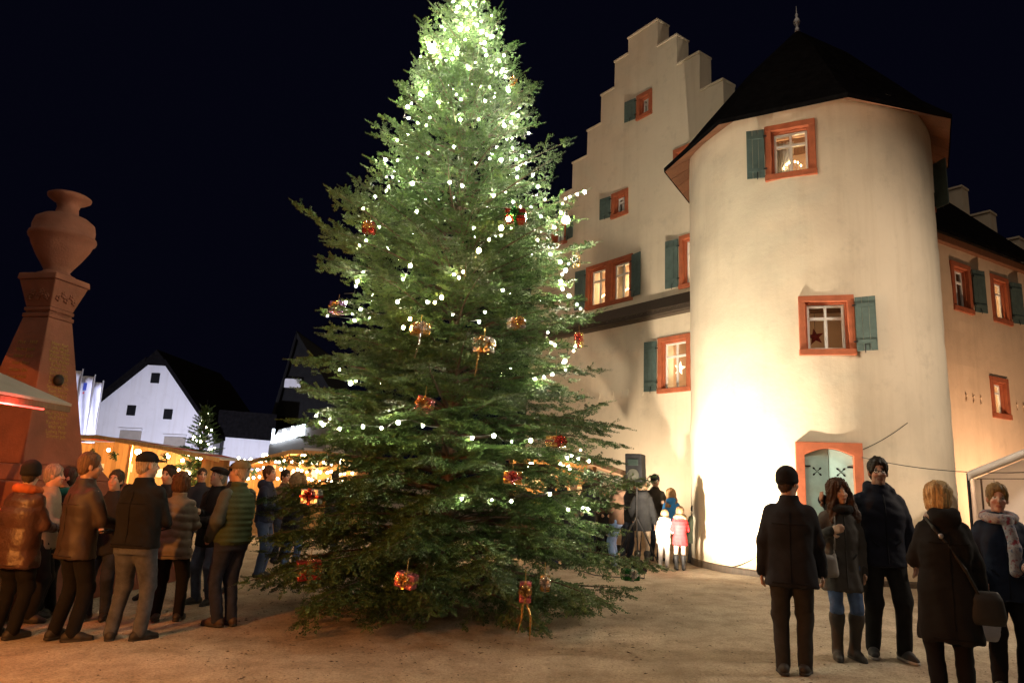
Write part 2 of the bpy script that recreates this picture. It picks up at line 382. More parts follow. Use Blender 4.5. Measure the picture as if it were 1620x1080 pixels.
# ------------------------------------------------------------------ house
house = root('castle_house', TC + Vector((0, 0, 0.1)), 'cream plastered castle house with stepped gable and red framed windows', 'building')
STEP = [(-1, 10.2, 10.9), (10.2, 10.96, 10.9)]
prof = [(10.96, 10.9), (10.20, 10.9), (9.50, 11.85), (8.82, 12.87), (8.07, 13.83), (7.40, 14.90), (6.76, 15.88), (6.13, 16.45), (4.82, 15.47), (4.02, 14.43), (3.16, 13.14), (2.33, 11.9), (1.5, 10.7), (0.7, 9.6), (0.0, 9.6)]
def top_at(t):                                       # t in photo-scaled metres along the gable front
    for k in range(len(prof)-1):
        if prof[k+1][0] <= t <= prof[k][0]: return prof[k][1] if prof[k][0] > 6.13 else (16.45 if k == 7 else prof[k][1])
    return 9.6
def steps():
    e = [10.96, 10.20, 9.50, 8.82, 8.07, 7.40, 6.76, 6.13, 4.82, 4.02, 3.16, 2.33, 1.5, 0.7, 0.0]
    h = [10.9, 11.85, 12.87, 13.83, 14.90, 15.88, 16.20, 16.45, 15.47, 14.43, 13.14, 11.9, 10.7, 9.7]
    h = [10.9, 10.9+0.0, 11.85, 12.87, 13.83, 14.90, 15.88, 16.45, 15.47, 14.43, 13.14, 11.9, 10.7, 9.7]
    return [(e[k+1]*K, e[k]*K, zz(h[k])) for k in range(len(h))]
STP = steps()
# windows on the gable front: t0, t1, z0, z1 (measured), shutters, lit
FW = [dict(t=(5.03, 5.69), z=(13.25, 14.13), sh=(-1,), lit=0), dict(t=(6.03, 6.78), z=(10.18, 11.06), sh=(-1,), lit=0),
      dict(t=(3.34, 4.15), z=(10.66, 11.64), sh=(), lit=0), dict(t=(2.95, 3.93), z=(7.24, 8.84), sh=(-1,), lit=1),
      dict(t=(3.55, 4.74), z=(4.28, 5.91), sh=(-1,), lit=1), dict(t=(6.86, 7.93), z=(7.28, 8.79), sh=(-1,), lit=1), dict(t=(5.79, 6.855), z=(7.28, 8.79), sh=(1,), lit=1),
      dict(t=(9.0, 9.85), z=(9.95, 10.9), sh=(1,), lit=0)]
holes = []
for q in FW:
    f = 0.12; holes.append((q['t'][0]*K+f*0.8, q['t'][1]*K-f*0.8, zz(q['z'][0])+f*0.8, zz(q['z'][1])-f*0.8))
us = rng(0, 10.96*K, 0.24) + [x for s in STP for x in s[:2]] + [x for h in holes for x in h[:2]]
vs = rng(-0.2, zz(16.45), 0.26) + [s[2] for s in STP] + [x for h in holes for x in h[2:]]
def f_fill(u, v):
    if any(h[0] < u < h[1] and h[2] < v < h[3] for h in holes): return False
    return any(a <= u <= b and v < z for a, b, z in STP)
B(wall_grid(us, vs, f_fill, lambda u, v, d: FA @ Vector((-u, d, v)), 0.50), 'gable_wall', M['wall'], house, smooth=False)
for a, b, z in STP:
    B(MB().box((-(a+b)/2, 0.24, z+0.035), (b-a+0.04, 0.56, 0.065), FA), 'coping', M['wall'], house, bevel=0.012)
for q in FW:
    t0, t1 = q['t'][0]*K, q['t'][1]*K; z0, z1 = zz(q['z'][0]), zz(q['z'][1])
    T = FA @ Matrix.Translation((-(t0+t1)/2, 0, (z0+z1)/2))
    wo, (ow, oh) = window(house, T, t1-t0, z1-z0, 0.12, q['sh'], shut_deg=9, sw=0.40)
    room(house, T, ow, oh, 1.4, (34.0 if q['lit'] else 0.0), 0.0)
    q['T'] = T; q['oh'] = oh; q['ow'] = ow
for k, w_ in ((5, 'farther'), (6, 'nearer')):
    candle_arch(FW[k]['T'], -FW[k]['oh']/2+0.06, 'lit candle arch in the %s half of the double window above the pent roof' % w_, 1.0)
candle_arch(FW[3]['T'], -FW[3]['oh']/2+0.06, 'lit candle arch in the gable window half hidden behind the tower', 1.0)
def star_poly(r, r2, rot=0.0):
    return [((r if k % 2 == 0 else r2)*math.sin(math.pi*k/5+rot), (r if k % 2 == 0 else r2)*math.cos(math.pi*k/5+rot)) for k in range(10)]
def star(T, c, r, mat, label, rot=0.0, depth=0.07, name='paper_star'):
    st = root(name, T @ Vector(c), label, 'star')
    pts = star_poly(r, r*0.42, rot); mb = MB()
    vs = [(c[0]+x, c[1], c[2]+z) for x, z in pts] + [(c[0], c[1]-depth, c[2]), (c[0], c[1]+depth, c[2])]
    mb.add(vs, [(k, (k+1) % 10, 10) for k in range(10)] + [((k+1) % 10, k, 11) for k in range(10)], T)
    B(mb, 'star_body', mat, st)
    B(MB().tube([T @ Vector((c[0], c[1], c[2]+r*0.6)), T @ Vector((c[0], c[1], c[2]+r+0.3))], 0.004, 4), 'thread', M['wire'], st)
star(FW[4]['T'], (-0.10, 0.34, -0.06), 0.20, M['star_lit'], 'glowing white paper star in the low gable window beside the tower', 0.2)

# pent roof (cornice) across the gable front
zc0, zc1 = zz(6.60), zz(7.06)
L0, L1 = 2.6*K, 10.9*K
mb = MB()
mb.add([(-L1, -0.40, zc0+0.02), (-L0, -0.40, zc0+0.02), (-L0, 0.0, zc1), (-L1, 0.0, zc1), (-L1, -0.40, zc0+0.07), (-L0, -0.40, zc0+0.07), (-L0, 0.0, zc1+0.06), (-L1, 0.0, zc1+0.06)],
       [(0, 3, 2, 1), (4, 5, 6, 7), (0, 1, 5, 4), (1, 2, 6, 5), (3, 0, 4, 7)], FA)
pent = B(mb, 'pent_roof', M['darkwood'], house)
B(MB().box((-(L0+L1)/2, -0.33, zc0-0.02), (L1-L0-0.02, 0.10, 0.09), FA), 'eaves_board', M['darkwood'], pent, bevel=0.01)
B(MB().box((-(L0+L1)/2, -0.13, zc0-0.05), (L1-L0-0.03, 0.26, 0.06), FA), 'soffit_board', M['darkwood'], pent, bevel=0.01)
tile = MB().box((0, 0, 0), (0.19, 0.235, 0.028)).mesh('pent_tile')
nt_ = int((L1-L0)/0.2)
sl = math.atan2(zc1-zc0, 0.40)
for r_ in range(2):
    for k in range(nt_):
        Mx = FA @ Matrix.Translation((-(L0+0.1+k*0.2+0.1*(r_ % 2)*0.9), -0.31+r_*0.20, zc0+0.105+r_*0.205*math.tan(sl)*1.0+0.012)) @ Matrix.Rotation(sl, 4, 'X') @ Matrix.Rotation(random.uniform(-0.03, 0.03), 4, 'Y')
        put('tile', tile, M['roof'], pent, Mx)
# small plaster niches along the gable front and the side wall
def niche(T):
    vs = []; fs = []; n = 9
    for i in range(n):
        a = math.pi*i/(n-1)-math.pi/2
        for k, rr in enumerate((0.085, 0.055, 0.025)):
            vs.append((math.cos(a)*rr*0.8, -0.05*math.sin(math.pi*(k+0.2)/2.4), math.sin(a)*rr*1.6))
    for i in range(n-1):
        for k in range(2): fs.append((i*3+k, i*3+k+1, (i+1)*3+k+1, (i+1)*3+k))
    return MB().add(vs, fs, T)
for t_ in (5.35, 5.96, 6.6, 7.2, 7.75, 8.35): B(niche(FA @ Matrix.Translation((-t_*K, 0, zz(4.40)))), 'plaster_niche', M['wall'], house, smooth=True)
for s_ in (6.75, 7.12, 7.5, 9.55, 9.95): B(niche(WA @ Matrix.Translation((s_*K, 0, zz(4.52)))), 'plaster_niche', M['wall_wing'], house, smooth=True)

# long side wall
WW = [dict(t=(6.47, 7.53), z=(7.03, 8.53), sh=(1,), lit=0), dict(t=(8.68, 9.75), z=(7.03, 8.55), sh=(1,), lit=1), dict(t=(8.13, 9.15), z=(4.07, 5.30), sh=(), lit=1), dict(t=(11.2, 12.2), z=(7.03, 8.55), sh=(1,), lit=0)]
SL = 12.6*K
wh = [(q['t'][0]*K+0.1, q['t'][1]*K-0.1, zz(q['z'][0])+0.1, zz(q['z'][1])-0.1) for q in WW]
us = rng(1.0, SL, 0.3) + [x for h in wh for x in h[:2]]; vs = rng(-0.2, zz(8.98), 0.3) + [x for h in wh for x in h[2:]]
B(wall_grid(us, vs, lambda u, v: not any(h[0] < u < h[1] and h[2] < v < h[3] for h in wh), lambda u, v, d: WA @ Vector((u, d, v)), 0.5, 0.02), 'side_wall', M['wall_wing'], house)
for q in WW:
    t0, t1 = q['t'][0]*K, q['t'][1]*K; z0, z1 = zz(q['z'][0]), zz(q['z'][1])
    T = WA @ Matrix.Translation(((t0+t1)/2, 0, (z0+z1)/2))
    wo, (ow, oh) = window(house, T, t1-t0, z1-z0, 0.14, q['sh'], shut_deg=14, sw=0.44)
    room(house, T, ow, oh, 1.4, (26.0 if q['lit'] else 0.0)); q['T'] = T; q['oh'] = oh
candle_arch(WW[1]['T'], -WW[1]['oh']/2+0.06, 'lit candle arch in the upper side window behind the tower')
candle_arch(WW[2]['T'], -WW[2]['oh']/2+0.06, 'lit candle arch in the small lower side window above the tent')
B(MB().box(((1.0+SL)/2, -0.06, zz(9.06)), (SL-1.0, 0.16, 0.22), WA), 'eaves_cornice', M['soffit'], house, bevel=0.02)
# roof: from the side wall eaves to the ridge behind the gable, and down the far side
def hp(t, s, z):                                     # t along the gable front, s along the side wall
    p = TC + Vector((-math.cos(R_(FT)), -math.sin(R_(FT)), 0))*t + Vector((math.cos(R_(WT)), math.sin(R_(WT)), 0))*s; return Vector((p.x, p.y, z))
e0, e1 = hp(-0.35*K, 0.45, zz(9.10)), hp(-0.35*K, SL-0.1, zz(9.10)); rg0, rg1 = hp(5.45*K, 0.45, zz(15.5)), hp(5.45*K, SL-0.1, zz(15.5)); o0, o1 = hp(11.2*K, 0.45, zz(9.1)), hp(11.2*K, SL-0.1, zz(9.1))
up = Vector((0, 0, 0.12)); mb = MB(); q = [e0, e1, rg1, rg0, o0, o1]
mb.add([*(p for p in q), *(p+up for p in q)], [(6, 7, 8, 9), (9, 8, 11, 10), (0, 3, 2, 1), (3, 4, 5, 2), (0, 1, 7, 6), (4, 10, 11, 5), (0, 6, 9, 3), (3, 9, 10, 4), (1, 2, 8, 7), (2, 5, 11, 8)])
B(mb, 'roof', M['roof'], house)
# stepped gable at the far end
FB = frame(hp(0, SL, 0), FT)
us = [x for s in STP for x in s[:2]]; vs = [0, 3, 6] + [s[2] for s in STP]
B(wall_grid(us, vs, lambda u, v: any(a <= u <= b and v < z for a, b, z in STP), lambda u, v, d: FB @ Vector((-u, d-0.1, v)), 0.5, 0), 'far_gable_wall', M['wall'], house)
for a, b, z in STP: B(MB().box((-(a+b)/2, 0.14, z+0.035), (b-a+0.06, 0.58, 0.065), FB), 'coping', M['wall'], house)

# ------------------------------------------------------------------ tower
tower = root('round_tower', TC + Vector((0, 0, 0.12)), 'round cream plastered corner tower under a dark pointed roof', 'tower')
ZT = zz(9.56)+0.50
def tf(th, z): t = R_(th); return frame((TC.x+TR*math.sin(t), TC.y-TR*math.cos(t), z), th)
TW = [dict(th=(-39.0, -17.6), z=(8.20, 9.47), sh=(-1,), lit=1, deg=8, fw=0.12), dict(th=(-27.3, -5.6), z=(4.35, 5.575), sh=(1,), lit=0, deg=16, fw=0.115), dict(th=(70, 92), z=(8.2, 9.47), sh=(-1,), lit=1, deg=20, fw=0.12)]
th_h = []
for q in TW:
    c = sum(q['th'])/2; half = TR*math.sin(R_((q['th'][1]-q['th'][0])/2)); q['w'] = 2*half; q['c'] = c
    ha = math.degrees(math.asin((half-q['fw']*0.7)/TR)); th_h.append((c-ha, c+ha, zz(q['z'][0])+q['fw']*0.7, zz(q['z'][1])-q['fw']*0.7))
DTH = -17.9; dz1 = 2.30
th_h.append((DTH-10.2, DTH+10.2, -0.3, 2.44))
us = rng(-180, 180, 3.0) + [x for h in th_h for x in h[:2]]; vs = rng(-0.3, ZT, 0.17) + [x for h in th_h for x in h[2:]]
def TP(u, v, d):
    t = R_(u); r = TR - d + 0.014*math.sin(v*0.9+u*0.05)*math.sin(u*0.06)
    return TC + Vector((math.sin(t)*r, -math.cos(t)*r, v))
B(wall_grid(us, vs, lambda u, v: not any(h[0] < u < h[1] and h[2] < v < h[3] for h in th_h), TP, 0.42, 0.026, TR*math.pi/180), 'tower_wall', M['wall'], tower, smooth=True)
B(MB().lathe([(TR+0.035, -0.2), (TR+0.035, 0.20), (TR+0.015, 0.23), (TR-0.05, 0.23)], TC, 72), 'plinth', M['darkwood'], tower, smooth=False)
for k, q in enumerate(TW):
    z0, z1 = zz(q['z'][0]), zz(q['z'][1]); T = tf(q['c'], (z0+z1)/2) @ Matrix.Translation((0, 0.02, 0))
    wo, (ow, oh) = window(tower, T, q['w'], z1-z0, q['fw'], q['sh'], shut_deg=q['deg'], sw=0.34)
    room(tower, T, ow, oh, 1.3, (36.0 if q['lit'] else 7.0)); q['T'] = T; q['oh'] = oh; q['ow'] = ow
T = TW[0]['T']; oh, ow = TW[0]['oh'], TW[0]['ow']
candle_arch(T, -oh/2+0.05, 'lit candle arch in the upper tower window')
# gathered white curtain, upper tower window
mb = MB(); n = 16; rows = [(-0.36, 0.03, 0.36), (-0.35, 0.02, 0.10), (-0.34, -0.10, -0.16), (-0.35, 0.0, -0.42)]
vs_ = [( -0.34 + (x1+0.34)*k/n, 0.36+0.025*math.sin(k*2.1), z) for (x0, x1, z) in rows for k in range(n+1)]
mb.add(vs_, [(r*(n+1)+k, r*(n+1)+k+1, (r+1)*(n+1)+k+1, (r+1)*(n+1)+k) for r in range(3) for k in range(n)], T)
cu = B(mb, 'curtain', M['curtain'], tower, smooth=True); so_ = cu.modifiers.new('solid', 'SOLIDIFY'); so_.thickness = 0.006
star(TW[1]['T'], (-0.17, 0.27, -0.16), 0.165, surf('dark_red_paper', (0.16, 0.012, 0.010), 0.7, 0.2), 'dark red unlit paper star in the lower tower window', -0.15)

# tower door with painted stone surround
T = tf(DTH, 0.0) @ Matrix.Translation((0, 0.015, 0)); g0 = 0.10
def arc(hw, zs, zt, n=12): return [(hw-2*hw*k/n, zs+(zt-zs)*math.sin(math.pi*k/n)) for k in range(n+1)]
outer = [(-0.55, g0), (-0.55, 2.545), (0.55, 2.545), (0.55, g0)]
mb = MB().prism(outer + [(0.40, g0)] + arc(0.40, 2.315, 2.44) + [(-0.40, g0)], 0.24, T @ Matrix.Translation((0, -0.055, 0)))
B(mb, 'door_surround', M['redstone'], tower, bevel=0.006)
for s in (-1, 1):
    xs_ = [s*0.006 + (s*0.392)*k/8 for k in range(9)]
    poly = [(xs_[0], g0)] + [(x, 2.310+0.122*math.cos(math.pi*x/0.8)) for x in xs_] + [(xs_[-1], g0)]
    if s < 0: poly = poly[::-1]
    lf = B(MB().prism(poly, 0.05, T @ Matrix.Translation((0, 0.06, 0))), 'door_leaf', M['door'], tower, bevel=0.003)
    cx, cz_ = s*0.195, 2.03
    for k in range(4):
        a = math.pi/4+k*math.pi/2; dx, dz = math.cos(a), math.sin(a)
        mb = MB(); n = 10; pl = []
        for i in range(n):
            an = 2*math.pi*i/n; u = math.cos(an)*0.026; v = math.sin(an)*0.017
            pl.append((cx+dx*(0.075+u)-dz*v, cz_+dz*(0.075+u)+dx*v))
        mb.prism(pl, 0.004, T @ Matrix.Translation((0, 0.0565, 0)))
        w2 = 0.006; mb.prism([(cx+dx*0.008-dz*w2, cz_+dz*0.008+dx*w2), (cx+dx*0.008+dz*w2, cz_+dz*0.008-dx*w2), (cx+dx*0.053+dz*w2, cz_+dz*0.053-dx*w2), (cx+dx*0.053-dz*w2, cz_+dz*0.053+dx*w2)], 0.004, T @ Matrix.Translation((0, 0.0563, 0)))
        B(mb, 'cutout', M['black'], lf)
    B(MB().box((s*0.36, 0.05, 2.12), (0.12, 0.012, 0.03), T), 'hinge', M['iron'], lf)

# pointed octagonal roof with flared eaves
CORN = [-8+45*k for k in range(8)]
def oct_(r, z): return [TC + Vector((math.sin(R_(a))*r, -math.cos(R_(a))*r, z)) for a in CORN]
ER = 3.40*K; EZ = zz(9.56)
rings = [oct_(ER, EZ), oct_(ER+0.01, EZ+0.10), oct_(2.62, EZ+0.62), oct_(2.15, EZ+1.22), oct_(1.15, EZ+2.45), oct_(0.06, zz(13.42))]
mb = MB(); mb.v = [tuple(p) for r in rings for p in r]
mb.f = [(i*8+k, i*8+(k+1) % 8, (i+1)*8+(k+1) % 8, (i+1)*8+k) for i in range(5) for k in range(8)] + [tuple(range(40, 48))]
troof = B(mb, 'roof', M['roof'], tower)
for k in range(8):
    a, b_ = oct_(ER-0.02, EZ+0.015)[k], oct_(ER-0.02, EZ+0.015)[(k+1) % 8]; n = 5
    for i in range(n):
        o_a, o_b = a.lerp(b_, i/n+0.004), a.lerp(b_, (i+1)/n-0.004)
        ia, ib = TC.lerp(o_a, 0.74), TC.lerp(o_b, 0.74); ia.z = ib.z = EZ+0.46
        B(MB().add([o_a, o_b, ib, ia, o_a+Vector((0, 0, 0.03)), o_b+Vector((0, 0, 0.03)), ib+Vector((0, 0, 0.03)), ia+Vector((0, 0, 0.03))],
                   [(0, 1, 2, 3), (4, 7, 6, 5), (0, 4, 5, 1), (1, 5, 6, 2), (2, 6, 7, 3), (3, 7, 4, 0)]), 'soffit_board', M['soffit'], troof)
ap = zz(13.42)
B(MB().lathe([(0.07, -0.05), (0.05, 0.10), (0.025, 0.14), (0.07, 0.22), (0.085, 0.28), (0.06, 0.35), (0.022, 0.40), (0.04, 0.46), (0.012, 0.52), (0.004, 0.72)], TC+Vector((0, 0, ap)), 12), 'finial', M['steel'], troof, smooth=True)
# ================================================================== floodlight that lights the castle
fl = G(1006, 914)
flood = root('floodlight', fl, 'black floodlight on the ground aimed up at the tower', 'floodlight')
FD = Matrix.Translation((fl.x, fl.y, fl.z)) @ Matrix.Rotation(R_(-52), 4, 'Z')
tilt = Matrix.Translation((0, 0, 0.20)) @ Matrix.Rotation(R_(38), 4, 'X')
B(MB().box((0, 0.0, 0.0), (0.34, 0.10, 0.24), FD @ tilt), 'housing', M['black'], flood, bevel=0.012)
for k in range(6): B(MB().box((-0.13+k*0.052, -0.065, 0), (0.012, 0.03, 0.20), FD @ tilt), 'cooling_fin', M['black'], flood)
B(MB().box((0, 0.054, 0.0), (0.29, 0.006, 0.19), FD @ tilt), 'lens', M['flood_glass'], flood)
B(MB().tube([(-0.19, 0, 0.20), (-0.19, 0, 0.02), (0.19, 0, 0.02), (0.19, 0, 0.20)], 0.012, 6, FD), 'bracket', M['iron'], flood)
B(MB().tube([FD @ Vector((0, -0.08, 0.15)), FD @ Vector((-0.1, -0.3, 0.01)), FD @ Vector((-0.5, -0.5, 0.008)), FD @ Vector((-1.1, -0.3, 0.008))], 0.008, 5), 'cable', M['wire'], flood)
lamp('flood_beam', 'SPOT', FD @ Vector((0, 0.14, 0.27)), 3500, (1.0, 0.83, 0.61), 0.07, flood, aim=(6.4, 14.4, 5.4), spot=132, blend=1.0)

# small unseen floodlight added behind the crowd to brighten the gable front
gf = Vector((2.75, 16.9, gz(2.75))); gfill = root('gable_fill_floodlight', gf, 'small unseen floodlight added behind the crowd to light the gable', 'floodlight')
B(MB().box(gf+Vector((0, 0, 0.12)), (0.26, 0.16, 0.18)), 'housing', M['black'], gfill, bevel=0.012)
lamp('gable_fill_beam', 'SPOT', gf+Vector((-0.05, 0.05, 0.30)), 900, (1.0, 0.78, 0.54), 0.08, gfill, aim=FA @ Vector((-5.6*K, 0, 9.5)), spot=150, blend=1.0)

# second floodlight, added on an unseen mast, right of the camera and outside the picture: lights the tower front and the right half of the square
ml = Vector((11.0, 7.2, 6.4)); mast = root('fill_floodlight_mast', (11.0, 7.2, gz(11.0)), 'unseen floodlight added on a tall mast to light the tower and square', 'floodlight')
B(MB().tube([(11.0, 7.2, gz(11.0)), (11.0, 7.2, 6.5)], 0.05, 10), 'mast', M['steel'], mast)
B(MB().box((11.0, 7.2, 6.6), (0.45, 0.2, 0.32)), 'housing', M['black'], mast, bevel=0.02)
lamp('mast_fill_beam', 'SPOT', ml+Vector((-0.3, 0.1, 0.0)), 1750, (1.0, 0.82, 0.63), 0.30, mast, aim=(3.9, 11.3, 2.2), spot=122, blend=1.0)

# ================================================================== war memorial: obelisk with urn
MX, MY = -6.75, 10.0; g = gz(MX); TH = 34.0
mon = root('stone_monument', (MX, MY, g), 'red sandstone obelisk monument with carved capital and urn on top', 'monument')
MF = frame((MX, MY, 0), TH-45)
def frus(mb, h0, z0, h1, z1, T): 
    vs = [(sx*h, sy*h, z) for h, z in ((h0, z0), (h1, z1)) for sx, sy in ((-1, -1), (1, -1), (1, 1), (-1, 1))]
    return mb.add(vs, [(3, 2, 1, 0), (4, 5, 6, 7), (0, 1, 5, 4), (1, 2, 6, 5), (2, 3, 7, 6), (3, 0, 4, 7)], T)
B(frus(MB(), 1.55, g-0.1, 1.55, 0.35, MF), 'lower_step', M['sandstone'], mon, bevel=0.03)
B(frus(MB(), 1.25, 0.352, 1.22, 0.95, MF), 'middle_step', M['sandstone'], mon, bevel=0.03)
B(frus(MB(), 0.98, 0.952, 0.95, 1.34, MF), 'upper_step', M['sandstone'], mon, bevel=0.03)
B(frus(MB(), 0.80, 1.342, 0.66, 1.55, MF), 'plinth', M['sandstone'], mon, bevel=0.025)
B(frus(MB(), 0.52, 1.552, 0.215, 3.60, MF), 'shaft', M['sandstone'], mon, bevel=0.012)
mb = MB()
for z, h, t in ((3.602, 0.228, 0.06), (3.664, 0.205, 0.03), (3.696, 0.222, 0.055)): frus(mb, h, z, h, z+t, MF)
B(mb, 'neck_moulding', M['sandstone'], mon, bevel=0.02)
cap = B(frus(frus(MB(), 0.205, 3.753, 0.305, 4.14, MF), 0.325, 4.142, 0.315, 4.235, MF), 'capital', M['sandstone'], mon, bevel=0.015)
for fc in range(4):                                   # carved leaves and rosettes on the capital
    TF = MF @ Matrix.Rotation(math.pi/2*fc, 4, 'Z')
    for k in range(5):
        x = (-2+k)*0.088; zc = 3.90+0.06*(k % 2)
        y = -(0.205+(zc-3.753)*0.258)-0.004
        mb = MB()
        for i in range(5):
            a = 2*math.pi*i/5; mb.ico((x*(0.75+0.5*(zc-3.75))+0.028*math.cos(a), y, zc+0.034*math.sin(a)), (0.024, 0.016, 0.028), TF)
        mb.ico((x*(0.75+0.5*(zc-3.75)), y-0.012, zc), 0.016, TF)
        B(mb, 'carved_leaf', M['sandstone'], cap, smooth=True)
uz = 4.236
urn = B(MB().lathe([(0.25, 0), (0.25, 0.03), (0.19, 0.06), (0.165, 0.10), (0.20, 0.16), (0.29, 0.30), (0.375, 0.46), (0.41, 0.56), (0.435, 0.575), (0.445, 0.61), (0.435, 0.645), (0.405, 0.66), (0.41, 0.76), (0.385, 0.86), (0.30, 0.925), (0.20, 0.955), (0.155, 0.99), (0.14, 1.08), (0.16, 1.15), (0.24, 1.195), (0.285, 1.23), (0.29, 1.26), (0.25, 1.285), (0.15, 1.28)], (MX, MY, uz), 40), 'urn', M['sandstone'], mon, smooth=True)
B(MB().ico(MF @ Vector((0.40, -0.05, 2.72)), (0.07, 0.07, 0.085), sub=2), 'iron_boss', M['iron'], mon, smooth=True)
LINES_R = ['Maier Karl', 'Link Alfred', 'Huber Oskar', 'Weber Alois', 'Kunz Walter', 'Keller Jos.', 'Geiger Max', 'Braun Otto', 'Bauer Adolf', 'Schmidt Joh.', 'Schneider Jos.', 'Roth Anton', 'Müller Karl', 'Ohser Karl', 'Oberst Jos.', 'Walter Joh.', 'Wolf Joh.Wilh.', 'Wolf Adolf', 'Karcher Ludi', 'Wolf Willi', 'Ludwig Peter', 'Zimmer Joh.']
LINES_L = ['1914 - 1918', 'Maier Josef', 'Huber Karl', 'Link Otto', 'Weber Jos.', 'Kunz Adolf', 'Keller Max', 'Braun Karl', 'Bauer Joh.', 'Roth Jos.']
slope = math.atan2(0.305, 2.048)
for fc, lines, z0 in ((1, LINES_R, 3.22), (0, LINES_L, 3.20)):
    TF = MF @ Matrix.Rotation(math.pi/2*fc, 4, 'Z')
    for k, s in enumerate(lines):
        z = z0-k*(0.062 if fc else 0.10); half = 0.52-(z-1.552)*0.149
        cd = bpy.data.curves.new('inscription', 'FONT'); cd.body = s; cd.size = 0.068; cd.extrude = 0.002; cd.align_x = 'CENTER'; cd.space_character = 1.05
        Mx = TF @ Matrix.Translation((0.03*0, -half-0.004, z)) @ Matrix.Rotation(math.pi/2-slope, 4, 'X') @ Matrix.Scale(0.95, 4, (1, 0, 0))
        tmp = bpy.data.objects.new('tmp', cd); me_ = bpy.data.meshes.new_from_object(tmp); bpy.data.objects.remove(tmp)
        put('inscription', me_, M['gold'], mon, Mx)

# ================================================================== near stall along the left edge, red light strip under its eaves
EX = -5.15; ea = root('market_stall', (EX-0.8, 6.0, gz(EX)), 'grey roofed market stall with red light strip at the left picture edge', 'stall')
mb = MB(); mb.add([(EX, 2.4, 2.24), (EX, 8.3, 2.24), (EX-1.7, 8.3, 2.86), (EX-1.7, 2.4, 2.86), (EX, 2.4, 2.27), (EX, 8.3, 2.27), (EX-1.7, 8.3, 2.89), (EX-1.7, 2.4, 2.89)],
                  [(0, 1, 2, 3), (7, 6, 5, 4), (0, 4, 5, 1), (1, 5, 6, 2), (2, 6, 7, 3), (3, 7, 4, 0)])
B(mb, 'roof', M['canvas'], ea)
B(MB().box((EX-0.02, 5.35, 2.20), (0.03, 5.9, 0.06)), 'eaves_board', M['plank_dark'], ea)
B(MB().tube([(EX-0.06, 3.0, 2.165), (EX-0.06, 7.9, 2.165)], 0.012, 6), 'light_strip', M['led_red'], ea)
for y in (2.6, 5.2, 8.1): B(MB().box((EX-0.95, y, 1.1), (0.08, 0.08, 2.44)), 'post', M['plank_dark'], ea, bevel=0.005)
for y in (2.6, 8.1): B(MB().box((EX-1.6, y, 1.3), (0.08, 0.08, 3.0)), 'post', M['plank_dark'], ea, bevel=0.005)
for k in range(9): B(MB().box((EX-0.14, 5.35, -0.05+k*0.118), (0.022, 5.4, 0.112)), 'counter_board', M['plank_dark'], ea, bevel=0.004)
B(MB().box((EX-0.25, 5.35, 1.04), (0.5, 5.5, 0.04)), 'counter_top', M['plank'], ea, bevel=0.006)
for y in (3.4, 6.0): 
    B(MB().ico((EX-0.28, y, 2.02), 0.045, sub=2), 'bulb', M['bulb_warm'], ea, smooth=True)
    B(MB().tube([(EX-0.28, y, 2.06), (EX-0.28, y, 2.33)], 0.006, 5), 'bulb_cord', M['wire'], ea)
lamp('stall_light', 'POINT', (EX-0.05, 2.9, 1.98), 1000, (1.0, 0.31, 0.05), 0.06, ea)
lamp('stall_light', 'POINT', (EX-0.05, 6.0, 1.98), 16, (1.0, 0.40, 0.12), 0.06, ea)
lamp('strip_light', 'POINT', (EX+0.02, 7.3, 2.10), 26, (1.0, 0.06, 0.05), 0.10, ea)

